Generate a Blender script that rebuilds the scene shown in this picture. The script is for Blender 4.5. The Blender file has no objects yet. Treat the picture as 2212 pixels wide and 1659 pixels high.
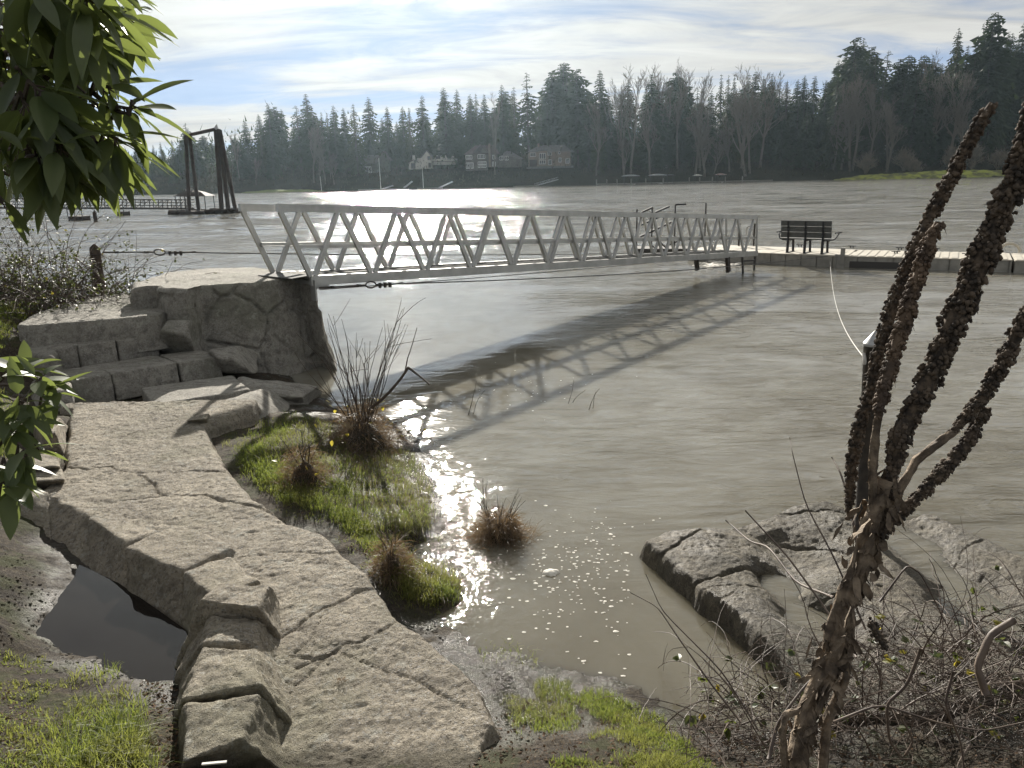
import bpy, math, random
import numpy as np
from mathutils import Vector, Matrix
SC = bpy.context.scene
COL = SC.collection
R = math.radians
rng = np.random.default_rng(7)
random.seed(7)

# ------------------------------------------------------------------ camera
H = 2.9                      # camera height above the river
FPX, CX, CY = 1725.4, 1106.0, 829.5      # in a 2212 x 1659 frame
PITCH, ROLL = R(14.38), R(1.3)
r0 = np.array([1.0, 0, 0]); w0 = np.array([0, math.cos(PITCH), -math.sin(PITCH)])
u0 = np.array([0, math.sin(PITCH), math.cos(PITCH)])
cr = math.cos(ROLL)*r0 - math.sin(ROLL)*u0
cu = math.sin(ROLL)*r0 + math.cos(ROLL)*u0
EYE = np.array([0.0, 0.0, H])
cam = bpy.data.objects.new('camera', bpy.data.cameras.new('camera'))
COL.objects.link(cam)
cam.matrix_world = Matrix(((cr[0], cu[0], -w0[0], 0), (cr[1], cu[1], -w0[1], 0), (cr[2], cu[2], -w0[2], H), (0, 0, 0, 1)))
cam.data.sensor_width = 36.0
cam.data.lens = 36.0*FPX/2212
cam.data.clip_start = 0.05
cam.data.clip_end = 6000
SC.camera = cam

# ------------------------------------------------------------------ light
SUN_EL, SUN_AZ = R(24), R(-8)           # azimuth measured from +Y towards +X
SDIR = Vector((math.sin(SUN_AZ)*math.cos(SUN_EL), math.cos(SUN_AZ)*math.cos(SUN_EL), math.sin(SUN_EL)))
sl = bpy.data.lights.new('sun', 'SUN'); sl.energy = 5.0; sl.angle = R(0.6); sl.color = (1.0, 0.94, 0.84)
sun = bpy.data.objects.new('sun', sl); COL.objects.link(sun)
sun.rotation_euler = SDIR.to_track_quat('Z', 'Y').to_euler()

SC.view_settings.view_transform = 'Standard'
SC.view_settings.look = 'None'
SC.view_settings.exposure = 1.0
SC.view_settings.gamma = 1.0
SC.render.engine = 'CYCLES'
SC.cycles.use_denoising = True
SC.cycles.max_bounces = 6
SC.cycles.transparent_max_bounces = 8
SC.cycles.volume_bounces = 0
SC.cycles.sample_clamp_indirect = 4.0
SC.cycles.caustics_reflective = False
SC.cycles.caustics_refractive = False

world = bpy.data.worlds.new('World'); SC.world = world; world.use_nodes = True
wt = world.node_tree; wt.nodes.clear()
def wn(t, **k):
    n = wt.nodes.new(t)
    for a, b in k.items(): setattr(n, a, b)
    return n
def wmath(op, a, b=None, c=None, clamp=False):
    n = wn('ShaderNodeMath', operation=op, use_clamp=clamp)
    for i, v in enumerate((a, b, c)):
        if v is None: continue
        if isinstance(v, (int, float)): n.inputs[i].default_value = v
        else: wt.links.new(v, n.inputs[i])
    return n.outputs[0]
sky = wn('ShaderNodeTexSky', sky_type='NISHITA', sun_disc=False, sun_elevation=SUN_EL, sun_rotation=SUN_AZ,
         air_density=0.38, dust_density=0.0, ozone_density=1.0, altitude=20)
tc = wn('ShaderNodeTexCoord'); sep = wn('ShaderNodeSeparateXYZ')
wt.links.new(tc.outputs['Generated'], sep.inputs[0])
zc = wmath('ADD', wmath('MAXIMUM', sep.outputs[2], 0.0), 0.13)
cmb = wn('ShaderNodeCombineXYZ')
wt.links.new(wmath('DIVIDE', sep.outputs[0], zc), cmb.inputs[0])
wt.links.new(wmath('DIVIDE', sep.outputs[1], zc), cmb.inputs[1])
mp = wn('ShaderNodeMapping'); mp.inputs['Rotation'].default_value = (0, 0, R(-24)); mp.inputs['Scale'].default_value = (0.42, 0.95, 1)
mp.inputs['Location'].default_value = (12.2, 0.6, 0)
wt.links.new(cmb.outputs[0], mp.inputs[0])
n1 = wn('ShaderNodeTexNoise'); n1.inputs['Scale'].default_value = 0.95; n1.inputs['Detail'].default_value = 9; n1.inputs['Roughness'].default_value = 0.56; n1.inputs['Distortion'].default_value = 0.5
wt.links.new(mp.outputs[0], n1.inputs['Vector'])
n2 = wn('ShaderNodeTexNoise'); n2.inputs['Scale'].default_value = 3.2; n2.inputs['Detail'].default_value = 7; n2.inputs['Roughness'].default_value = 0.6; n2.inputs['Distortion'].default_value = 0.8
wt.links.new(mp.outputs[0], n2.inputs['Vector'])
dotn = wn('ShaderNodeVectorMath', operation='DOT_PRODUCT'); dotn.inputs[1].default_value = tuple(SDIR)
wt.links.new(tc.outputs['Generated'], dotn.inputs[0])
glow = wmath('POWER', wmath('MAXIMUM', dotn.outputs['Value'], 0.0), 5.0)        # thin cloud is brighter round the sun
cov = wmath('ADD', wmath('MULTIPLY', n1.outputs[0], 0.75), wmath('MULTIPLY', n2.outputs[0], 0.35))
cov = wmath('ADD', cov, wmath('MULTIPLY', glow, 0.05))
cov = wmath('ADD', cov, wmath('MULTIPLY', wmath('MAXIMUM', wmath('SUBTRACT', 0.10, sep.outputs[2]), 0.0), 0.35))
ramp = wn('ShaderNodeMapRange', interpolation_type='SMOOTHSTEP', clamp=True)
ramp.inputs['From Min'].default_value = 0.46; ramp.inputs['From Max'].default_value = 0.65
ramp.inputs['To Min'].default_value = 0.34; ramp.inputs['To Max'].default_value = 0.97
wt.links.new(cov, ramp.inputs['Value'])
bsky = wn('ShaderNodeBackground'); bsky.inputs["Strength"].default_value = 0.05
wt.links.new(sky.outputs[0], bsky.inputs['Color'])
bcl = wn('ShaderNodeBackground'); bcl.inputs['Color'].default_value = (0.97, 0.955, 0.90, 1)
glow2 = wmath('POWER', wmath('MAXIMUM', dotn.outputs['Value'], 0.0), 28.0)
cst = wmath('ADD', wmath('ADD', wmath('MULTIPLY', glow, 0.05), wmath('MULTIPLY', glow2, 0.12)), 0.315)
wt.links.new(wmath('MULTIPLY', cst, wmath('ADD', wmath('MULTIPLY', n2.outputs[0], 0.9), 0.55)), bcl.inputs['Strength'])
mix = wn('ShaderNodeMixShader'); wo = wn('ShaderNodeOutputWorld')
wt.links.new(ramp.outputs[0], mix.inputs[0]); wt.links.new(bsky.outputs[0], mix.inputs[1]); wt.links.new(bcl.outputs[0], mix.inputs[2])
wt.links.new(mix.outputs[0], wo.inputs[0])

# ------------------------------------------------------------------ picture <-> place
def ray(x, y):
    x = np.asarray(x, float); y = np.asarray(y, float)
    return w0 + np.multiply.outer((x-CX)/FPX, cr) - np.multiply.outer((y-CY)/FPX, cu)
def P(x, y, z):
    """point at height z seen at (x, y)"""
    d = ray(x, y); t = (np.asarray(z, float)-H)/d[..., 2]
    return EYE + d*t[..., None]
def Pd(x, y, dist):
    """point at distance dist (along +Y) seen at (x, y)"""
    d = ray(x, y); t = np.asarray(dist, float)/d[..., 1]
    return EYE + d*t[..., None]
def Pp(x, y, a, b):
    """point on the sloping plane z = a + b*Y"""
    d = ray(x, y); t = (a-H)/(d[..., 2]-b*d[..., 1])
    return EYE + d*t[..., None]
def XY(p): return np.asarray(p)[..., :2]

# ------------------------------------------------------------------ noise
def _h(i):
    i = i.astype(np.int64)
    n = (i[..., 0]*73856093) ^ (i[..., 1]*19349663) ^ (i[..., 2]*83492791)
    n = (n ^ (n >> 13))*1274126177 & 0x7fffffff
    n = (n ^ (n >> 16))*668265263 & 0x7fffffff
    return ((n ^ (n >> 15)) & 0xffffff)/float(0xffffff)
def vnoise(p):
    i = np.floor(p); f = p-i; u = f*f*f*(f*(f*6-15)+10); s = 0
    for a in (0, 1):
        for b in (0, 1):
            for c in (0, 1):
                w = (u[..., 0] if a else 1-u[..., 0])*(u[..., 1] if b else 1-u[..., 1])*(u[..., 2] if c else 1-u[..., 2])
                s = s + w*_h(i+np.array([a, b, c]))
    return s*2-1
def fbm(p, oct=4, gain=0.5):
    p = np.asarray(p, float); s = 0; a = 1.0; t = 0
    for k in range(oct):
        s = s + a*vnoise(p*(2.03**k)+k*17.3); t += a; a *= gain
    return s/t
def worley(p, jit=0.95):
    i = np.floor(p); f1 = np.full(p.shape[:-1], 9.0); f2 = f1.copy()
    for a in (-1, 0, 1):
        for b in (-1, 0, 1):
            for c in (-1, 0, 1):
                j = i+np.array([a, b, c])
                o = np.stack([_h(j), _h(j+np.array([57, 3, 11])), _h(j+np.array([5, 91, 23]))], -1)
                d = np.linalg.norm(j+0.5+(o-0.5)*jit-p, axis=-1)
                f2 = np.where(d < f1, f1, np.minimum(f2, d)); f1 = np.minimum(f1, d)
    return f1, f2
def sstep(a, b, x):
    t = np.clip((x-a)/(b-a), 0, 1); return t*t*(3-2*t)
def poly_sd(px, py, poly):
    """signed distance to a polygon, positive inside"""
    poly = np.asarray(poly, float)[:, :2]; d = np.full(np.shape(px), 1e9); ins = np.zeros(np.shape(px), bool)
    for k in range(len(poly)):
        a, b = poly[k], poly[(k+1) % len(poly)]; e = b-a
        t = np.clip(((px-a[0])*e[0]+(py-a[1])*e[1])/(e@e+1e-12), 0, 1)
        d = np.minimum(d, np.hypot(px-a[0]-t*e[0], py-a[1]-t*e[1]))
        c = ((a[1] > py) != (b[1] > py)) & (px < (b[0]-a[0])*(py-a[1])/(b[1]-a[1]+1e-12)+a[0])
        ins ^= c
    return np.where(ins, d, -d)
def line_d(px, py, line):
    line = np.asarray(line, float)[:, :2]; d = np.full(np.shape(px), 1e9)
    for k in range(len(line)-1):
        a, b = line[k], line[k+1]; e = b-a
        t = np.clip(((px-a[0])*e[0]+(py-a[1])*e[1])/(e@e+1e-12), 0, 1)
        d = np.minimum(d, np.hypot(px-a[0]-t*e[0], py-a[1]-t*e[1]))
    return d
def inside_px(poly, n, seed=0):
    g = np.random.default_rng(seed); poly = np.asarray(poly, float); out = []
    lo, hi = poly.min(0), poly.max(0); have = 0
    while have < n:
        q = g.uniform(lo, hi, (n, 2)); q = q[poly_sd(q[:, 0], q[:, 1], poly) > 0]; out.append(q); have += len(q)
    return np.concatenate(out)[:n]

# ------------------------------------------------------------------ mesh building
class MB:
    def __init__(s): s.V = []; s.Q = []; s.T = []; s.n = 0
    def add(s, V, Q=None, T=None):
        V = np.asarray(V, float).reshape(-1, 3)
        if Q is not None and len(Q): s.Q.append(np.asarray(Q, int).reshape(-1, 4)+s.n)
        if T is not None and len(T): s.T.append(np.asarray(T, int).reshape(-1, 3)+s.n)
        s.V.append(V); s.n += len(V); return s
    def grid(s, G, close=False):
        a, b = G.shape[:2]; i = np.arange(a*b).reshape(a, b)
        if close: i = np.concatenate([i, i[:, :1]], 1)
        q = np.stack([i[:-1, :-1], i[:-1, 1:], i[1:, 1:], i[1:, :-1]], -1).reshape(-1, 4)
        return s.add(G.reshape(-1, 3), q)
    def tube(s, pts, rad, k=5, cap=True):
        pts = np.asarray(pts, float); n = len(pts)
        rad = np.full(n, rad) if np.isscalar(rad) else np.asarray(rad, float)
        t = np.gradient(pts, axis=0); t /= np.linalg.norm(t, axis=1)[:, None]+1e-12
        ref = np.array([0, 0, 1.0]) if abs(t[:, 2]).mean() < 0.85 else np.array([1.0, 0, 0])
        a = np.cross(t, ref); a /= np.linalg.norm(a, axis=1)[:, None]+1e-12; b = np.cross(a, t)
        th = np.arange(k)*2*math.pi/k
        G = pts[:, None]+rad[:, None, None]*(np.cos(th)[None, :, None]*a[:, None]+np.sin(th)[None, :, None]*b[:, None])
        base = s.n
        s.grid(G, close=True)
        if cap:
            V = np.stack([pts[0], pts[-1]]); i = np.arange(k); j = (i+1) % k
            off = s.n
            s.V.append(V); s.n += 2
            s.T.append(np.stack([np.full(k, off), base+i, base+j], -1)); s.T.append(np.stack([np.full(k, off+1), base+(n-1)*k+j, base+(n-1)*k+i], -1))
        return s
    def bar(s, a, b, w, h, up=(0, 0, 1)):
        """rectangular bar from a to b; w across, h along up"""
        a = np.asarray(a, float); b = np.asarray(b, float); t = b-a; t /= np.linalg.norm(t)
        up = np.asarray(up, float); c = np.cross(t, up)
        if np.linalg.norm(c) < 1e-4: c = np.cross(t, np.array([1.0, 0, 0]))
        c /= np.linalg.norm(c); u = np.cross(c, t)
        V = [p+i*c*w/2+j*u*h/2 for p in (a, b) for i, j in ((-1, -1), (1, -1), (1, 1), (-1, 1))]
        return s.add(V, [(0, 1, 2, 3), (7, 6, 5, 4), (0, 4, 5, 1), (1, 5, 6, 2), (2, 6, 7, 3), (3, 7, 4, 0)])
    def box(s, c, d, rz=0):
        c = np.asarray(c, float); x, y, z = np.asarray(d, float)/2
        e = np.array([math.cos(rz), math.sin(rz), 0]); f = np.array([-e[1], e[0], 0])
        V = [c+i*e*x+j*f*y+np.array([0, 0, k*z]) for k in (-1, 1) for i, j in ((-1, -1), (1, -1), (1, 1), (-1, 1))]
        return s.add(V, [(3, 2, 1, 0), (4, 5, 6, 7), (0, 1, 5, 4), (1, 2, 6, 5), (2, 3, 7, 6), (3, 0, 4, 7)])
    def prism(s, poly, z0, z1):
        poly = np.asarray(poly, float)[:, :2]; n = len(poly)
        V = np.concatenate([np.c_[poly, np.full(n, z0)], np.c_[poly, np.full(n, z1)], [[*poly.mean(0), z0], [*poly.mean(0), z1]]])
        i = np.arange(n); j = (i+1) % n
        return s.add(V, np.stack([i, j, j+n, i+n], -1), np.concatenate([np.stack([np.full(n, 2*n), j, i], -1), np.stack([np.full(n, 2*n+1), i+n, j+n], -1)]))
    def mesh(s, name, mat, smooth=False):
        me = bpy.data.meshes.new(name); V = np.concatenate(s.V)
        Q = np.concatenate(s.Q) if s.Q else np.zeros((0, 4), int); T = np.concatenate(s.T) if s.T else np.zeros((0, 3), int)
        me.vertices.add(len(V)); me.vertices.foreach_set('co', V.astype(np.float32).ravel())
        me.loops.add(Q.size+T.size); me.loops.foreach_set('vertex_index', np.concatenate([Q.ravel(), T.ravel()]).astype(np.int32))
        me.polygons.add(len(Q)+len(T))
        me.polygons.foreach_set('loop_start', np.concatenate([np.arange(len(Q))*4, Q.size+np.arange(len(T))*3]).astype(np.int32))
        me.polygons.foreach_set('use_smooth', np.full(len(Q)+len(T), smooth))
        me.update(calc_edges=True)
        if mat: me.materials.append(mat)
        return me
    def build(s, name, mat, parent=None, smooth=False):
        o = bpy.data.objects.new(name, s.mesh(name, mat, smooth)); COL.objects.link(o)
        if parent: o.parent = parent
        return o
def tag(o, label=None, cat=None, group=None, kind=None):
    if label: o['label'] = label
    if cat: o['category'] = cat
    if group: o['group'] = group
    if kind: o['kind'] = kind
    return o
def thing(name, label, cat, loc=(0, 0, 0), group=None):
    o = bpy.data.objects.new(name, None); o.empty_display_size = 0.2; COL.objects.link(o); o.location = loc
    return tag(o, label, cat, group)
def pbuild(mb, name, mat, parent, smooth=False):
    """part whose vertices are given in world space, under a parent standing at parent.location"""
    off = np.array(parent.location) if parent.parent is None else np.array(parent.location)+np.array(parent.parent.location)
    m = MB(); m.V = [v-off for v in mb.V]; m.Q = mb.Q; m.T = mb.T; m.n = mb.n
    return m.build(name, mat, parent, smooth)
def dup(root, loc, rz=0.0, sc=None, label=None):
    c = root.copy(); COL.objects.link(c); c.location = loc; c.rotation_euler = (0, 0, rz)
    if sc is not None: c.scale = sc
    if label: c['label'] = label
    for ch in list(root.children):
        d = ch.copy(); COL.objects.link(d); d.parent = c
    return c
def vnormals(V, Q, T=None):
    N = np.zeros_like(V)
    if Q is not None and len(Q):
        f = np.cross(V[Q[:, 2]]-V[Q[:, 0]], V[Q[:, 3]]-V[Q[:, 1]])
        for k in range(4): np.add.at(N, Q[:, k], f)
    return N/(np.linalg.norm(N, axis=1)[:, None]+1e-12)

# ------------------------------------------------------------------ materials
def mat(name, build):
    m = bpy.data.materials.new(name); m.use_nodes = True; nt = m.node_tree
    for n in list(nt.nodes):
        if n.type != 'OUTPUT_MATERIAL': nt.nodes.remove(n)
    out = next(n for n in nt.nodes if n.type == 'OUTPUT_MATERIAL')
    class S: pass
    s = S(); s.nt = nt; s.out = out
    def N(t, ins=None, **k):
        n = nt.nodes.new(t)
        for a, b in k.items(): setattr(n, a, b)
        for a, b in (ins or {}).items():
            if hasattr(b, 'is_output'): nt.links.new(b, n.inputs[a])
            else: n.inputs[a].default_value = b
        return n
    def M(op, a, b=0.0, c=0.0, clamp=False): return N('ShaderNodeMath', {0: a, 1: b, 2: c}, operation=op, use_clamp=clamp).outputs[0]
    s.N = N; s.M = M
    s.obj = N('ShaderNodeTexCoord').outputs['Object']
    def noise(scale, detail=5, rough=0.55, vec=None, dist=0.0):
        return N('ShaderNodeTexNoise', {'Vector': vec or s.obj, 'Scale': scale, 'Detail': detail, 'Roughness': rough, 'Distortion': dist}).outputs[0]
    s.noise = noise
    def ramp(v, a, b, lo=0.0, hi=1.0): return N('ShaderNodeMapRange', {'Value': v, 'From Min': a, 'From Max': b, 'To Min': lo, 'To Max': hi}, interpolation_type='SMOOTHSTEP').outputs[0]
    s.ramp = ramp
    def mixc(f, a, b):
        n = N('ShaderNodeMix', data_type='RGBA')
        for i, v in ((0, f), (6, a), (7, b)):
            if hasattr(v, 'is_output'): nt.links.new(v, n.inputs[i])
            else: n.inputs[i].default_value = v if i == 0 else (*v, 1)
        return n.outputs[2]
    s.mixc = mixc
    def bump(h, strength, dist, prev=None):
        ins = {'Height': h, 'Strength': strength, 'Distance': dist}
        if prev: ins['Normal'] = prev
        return N('ShaderNodeBump', ins).outputs[0]
    s.bump = bump
    def bsdf(color, rough=0.6, normal=None, **k):
        ins = {'Base Color': color if hasattr(color, 'is_output') else (*color, 1), 'Roughness': rough}
        if normal: ins['Normal'] = normal
        ins.update(k); b = N('ShaderNodeBsdfPrincipled', ins)
        return b.outputs[0]
    s.bsdf = bsdf
    def done(sh): nt.links.new(sh, out.inputs[0])
    s.done = done
    build(s); return m
def simple(name, c1, c2=None, rough=0.6, metal=0.0, scale=8.0, bumpd=0.0, bs=60.0, **k):
    def b(s):
        col = c1 if c2 is None else s.mixc(s.ramp(s.noise(scale), 0.35, 0.65), c1, c2)
        nrm = s.bump(s.noise(bs, 4), 0.6, bumpd) if bumpd else None
        s.done(s.bsdf(col, rough, nrm, Metallic=metal, **k))
    return mat(name, b)
def rockmat(name, c1, c2, wet=0.0, pit=1.0):
    def b(s):
        n = s.noise(1.7, 6, 0.6); f = s.noise(38, 6, 0.7); g = s.noise(9, 6, 0.65)
        col = s.mixc(s.ramp(n, 0.3, 0.7), c1, c2)
        col = s.mixc(s.M('MULTIPLY', s.ramp(g, 0.48, 0.66), 0.6), col, tuple(v*0.55 for v in c2))
        col = s.mixc(s.M('MULTIPLY', s.ramp(f, 0.50, 0.62), 0.75*pit), col, tuple(v*0.4 for v in c2))  # stone specks, their contrast raised to imitate raking light on a rough face
        col = s.mixc(s.M('MULTIPLY', s.ramp(s.noise(60, 4, 0.7), 0.53, 0.66), 0.65), col, tuple(min(v*1.5, .6) for v in c1))
        col = s.mixc(s.M('MULTIPLY', s.ramp(s.noise(0.8, 5, 0.65), 0.50, 0.66), 0.55), col, (c2[0]*.62, c2[1]*.68, c2[2]*.58))
        col = s.mixc(s.M('MULTIPLY', s.ramp(s.noise(6.5, 6, 0.75), 0.56, 0.64), 0.5), col, tuple(min(v*1.35, .6) for v in c1))
        if not wet:
            xyz = s.N('ShaderNodeSeparateXYZ', {0: s.N('ShaderNodeNewGeometry').outputs['Position']}); soil = s.M('ADD', s.M('MULTIPLY', s.noise(4.0, 6, 0.7), 0.55), s.M('MULTIPLY', xyz.outputs[1], -1.0))
            col = s.mixc(s.M('MULTIPLY', s.ramp(soil, -3.08, -2.9), s.M('MULTIPLY', s.M('SUBTRACT', 1.0, s.ramp(xyz.outputs[2], 0.36, 0.44)), 0.8)), col, (0.085, 0.075, 0.045))       # soil and moss washed over the lowest end of the path
        st = s.N('ShaderNodeMapping', {'Vector': s.obj, 'Scale': (1.2, 5.0, 3.0), 'Rotation': (0, 0, 0.5)}).outputs[0]
        col = s.mixc(s.M('MULTIPLY', s.ramp(s.noise(3.0, 7, 0.7, st), 0.46, 0.68), 0.7), col, tuple(v*0.5 for v in c2))
        b1 = s.bump(s.noise(20, 8, 0.75), 1.0, 0.08*pit)
        v = s.N('ShaderNodeTexVoronoi', {'Vector': s.obj, 'Scale': 75.0}).outputs[0]
        b2 = s.bump(s.ramp(v, 0.0, 0.45), 0.9*pit, 0.018, b1)
        b3 = s.bump(s.noise(130, 4, 0.7), 1.0, 0.010, b2)
        ro = 0.85 if not wet else s.ramp(s.noise(2.5, 5), 0.35, 0.65, 0.9-wet*0.62, 0.85-wet*0.2)
        s.done(s.bsdf(col, ro, b3, **{'Specular IOR Level': 0.35}))
    return mat(name, b)
def leafmat(name, c1, c2, trans, rough=0.45, tf=0.45, scale=6.0, spec=0.5):
    def b(s):
        f = s.ramp(s.noise(scale, 3), 0.35, 0.65)
        p = s.bsdf(s.mixc(f, c1, c2), rough, **{'Specular IOR Level': spec})
        t = s.N('ShaderNodeBsdfTranslucent', {'Color': (*trans, 1)}).outputs[0]
        m = s.N('ShaderNodeMixShader', {0: tf}); s.nt.links.new(p, m.inputs[1]); s.nt.links.new(t, m.inputs[2])
        s.done(m.outputs[0])
    return mat(name, b)

M_ROCK = rockmat('carved_rock', (0.58, 0.51, 0.40), (0.41, 0.36, 0.285))
M_ROCKD = rockmat('grey_carved_rock', (0.47, 0.44, 0.38), (0.36, 0.335, 0.29), pit=0.7)
M_WETROCK = rockmat('wet_rock', (0.24, 0.21, 0.155), (0.115, 0.10, 0.076), wet=0.75, pit=0.8)
def _mud(s):
    n = s.noise(2.2, 7, 0.62); f = s.noise(24, 6, 0.7)
    z = s.N('ShaderNodeSeparateXYZ', {0: s.obj}).outputs[2]
    wet = s.M('MULTIPLY', s.M('SUBTRACT', 1.0, s.ramp(z, 0.10, 0.34)), s.ramp(s.noise(1.6, 5, 0.6), 0.36, 0.56))
    col = s.mixc(s.ramp(n, 0.35, 0.65), (0.075, 0.058, 0.040), (0.036, 0.028, 0.02))
    col = s.mixc(s.M('MULTIPLY', s.ramp(f, 0.45, 0.62), 0.75), col, (0.125, 0.10, 0.066))
    col = s.mixc(s.M('MULTIPLY', s.ramp(s.noise(45, 5, .7), 0.52, 0.62), 0.7), col, (0.03, 0.022, 0.016))
    col = s.mixc(s.M('MULTIPLY', s.ramp(s.noise(3.2, 6, .7), 0.47, 0.6), 0.6), col, (0.06, 0.075, 0.018))
    col = s.mixc(s.M('MULTIPLY', wet, 0.6), col, (0.03, 0.024, 0.018))
    ro = s.ramp(wet, 0.0, 1.0, 0.95, 0.24)
    b1 = s.bump(s.noise(12, 8, 0.75), 1.0, 0.06); b2 = s.bump(s.noise(55, 6, 0.75), 1.0, 0.022, b1)
    s.done(s.bsdf(col, ro, b2, **{'Specular IOR Level': 0.4}))
M_MUD = mat('wet_mud', _mud)
M_ALU = mat('brushed_aluminium', lambda s: s.done(s.bsdf(s.mixc(s.ramp(s.noise(3, 6), .35, .65), (0.50, 0.50, 0.485), (0.40, 0.40, 0.385)), s.ramp(s.noise(20, 4), .3, .7, .34, .5), s.bump(s.noise(30, 3), .3, .002), Metallic=0.75)))
M_GRATE = simple('deck_grating', (0.20, 0.20, 0.19), (0.12, 0.12, 0.115), 0.85, 0.0, 40, **{'Specular IOR Level': 0.15})
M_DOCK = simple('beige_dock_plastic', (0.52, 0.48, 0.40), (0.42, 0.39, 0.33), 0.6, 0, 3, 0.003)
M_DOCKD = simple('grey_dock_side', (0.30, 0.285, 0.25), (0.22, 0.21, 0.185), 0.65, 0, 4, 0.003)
M_FLOATSHADE = simple('dark_float_and_shade', (0.06, 0.055, 0.05), None, 0.8)  # launch float's own dark tone, also painted shade on the dock and brick house
M_BENCH = simple('grey_recycled_board', (0.085, 0.085, 0.08), (0.065, 0.065, 0.06), 0.6, 0, 12, 0.002)
M_BLACK = simple('black_metal', (0.018, 0.018, 0.02), None, 0.7, 0.0)
M_STEEL = simple('dark_rusty_steel', (0.055, 0.045, 0.038), (0.03, 0.026, 0.023), 0.55, 0.2, 12, 0.002)
M_GALV = simple('galvanised_cable', (0.11, 0.105, 0.10), (0.06, 0.058, 0.055), 0.5, 0.6, 40)
M_WOOD = simple('weathered_post_wood', (0.10, 0.078, 0.06), (0.055, 0.043, 0.034), 0.85, 0, 14, 0.01, 40)
M_PILE = simple('dark_pile', (0.055, 0.042, 0.034), (0.035, 0.028, 0.024), 0.8, 0, 2)
M_CAP = simple('metal_cone_cap', (0.42, 0.42, 0.42), (0.32, 0.32, 0.32), 0.5, 0.5, 14)
M_ROPE = simple('white_rope', (0.6, 0.58, 0.54), (0.45, 0.43, 0.4), 0.8, 0, 90)
M_TWIG = simple('bare_twig', (0.085, 0.062, 0.045), (0.045, 0.034, 0.027), 0.65, 0, 9, 0.003, 80)
M_CANE = simple('bramble_cane', (0.13, 0.095, 0.07), (0.06, 0.042, 0.034), 0.62, 0, 7, 0.002, 90)
M_DRY = leafmat('dry_grass', (0.16, 0.115, 0.07), (0.085, 0.06, 0.04), (0.28, 0.19, 0.10), 0.6, 0.3, 9)
M_MULL = simple('dead_mullein', (0.13, 0.098, 0.07), (0.034, 0.027, 0.022), 0.9, 0, 60, 0.004, 150)
M_MULLD = simple('dead_mullein_stalk', (0.24, 0.185, 0.13), (0.08, 0.06, 0.044), 0.85, 0, 26, 0.012, 70)
M_RHODO = leafmat('broad_evergreen_leaf', (0.095, 0.12, 0.06), (0.06, 0.085, 0.042), (0.26, 0.32, 0.08), 0.46, 0.36, 9, 0.4)
M_BLEAF = leafmat('bramble_leaf', (0.04, 0.06, 0.02), (0.055, 0.055, 0.022), (0.20, 0.24, 0.05), 0.45, 0.25, 8, 0.4)
M_YLEAF = leafmat('yellowing_leaf', (0.22, 0.19, 0.04), (0.16, 0.17, 0.04), (0.5, 0.42, 0.06), 0.4, 0.5, 8)
def _grass(s):
    f = s.ramp(s.noise(45, 3, .7), 0.36, 0.64); q = s.ramp(s.noise(2.5, 4), 0.4, 0.62)
    c = s.mixc(f, (0.04, 0.07, 0.014), (0.16, 0.19, 0.045)); c = s.mixc(s.M('MULTIPLY', q, .45), c, (0.15, 0.13, 0.05))
    t = s.mixc(f, (0.14, 0.20, 0.03), (0.38, 0.43, 0.09)); t = s.mixc(s.M('MULTIPLY', q, .4), t, (0.36, 0.32, 0.10))
    p = s.bsdf(c, 0.55, **{'Specular IOR Level': 0.25}); tr = s.N('ShaderNodeBsdfTranslucent', {'Color': t}).outputs[0]
    m = s.N('ShaderNodeMixShader', {0: 0.42}); s.nt.links.new(p, m.inputs[1]); s.nt.links.new(tr, m.inputs[2]); s.done(m.outputs[0])
M_GRASS = mat('grass_blades', _grass)
M_FOAM = simple('river_foam', (0.78, 0.75, 0.68), (0.6, 0.57, 0.5), 0.8, 0, 60)
M_BARK = simple('far_bark', (0.07, 0.06, 0.05), (0.045, 0.04, 0.034), 0.9, 0, 0.5)
M_FIR = leafmat('fir_needles', (0.028, 0.045, 0.024), (0.045, 0.06, 0.028), (0.05, 0.075, 0.02), 0.7, 0.2, 0.25, 0.2)
M_CEDAR = leafmat('cedar_sprays', (0.04, 0.055, 0.026), (0.055, 0.065, 0.03), (0.07, 0.09, 0.02), 0.7, 0.2, 0.25, 0.2)
M_BARE = simple('bare_branches', (0.16, 0.138, 0.112), (0.11, 0.097, 0.08), 0.9, 0, 0.4)
M_SCRUB = leafmat('bare_scrub', (0.085, 0.07, 0.052), (0.055, 0.055, 0.036), (0.10, 0.085, 0.05), 0.9, 0.2, 0.12, 0.1)
M_MOSS = simple('mossy_bank', (0.32, 0.35, 0.06), (0.10, 0.10, 0.04), 0.9, 0, 0.35, 0.1, 1.5)
M_LAWN = simple('bank_lawn', (0.20, 0.24, 0.06), (0.14, 0.17, 0.05), 0.9, 0, 0.3)
M_BANKG = simple('far_bank_soil', (0.045, 0.042, 0.03), (0.03, 0.032, 0.02), 1.0, 0, 0.12, **{'Specular IOR Level': 0.0})

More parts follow.
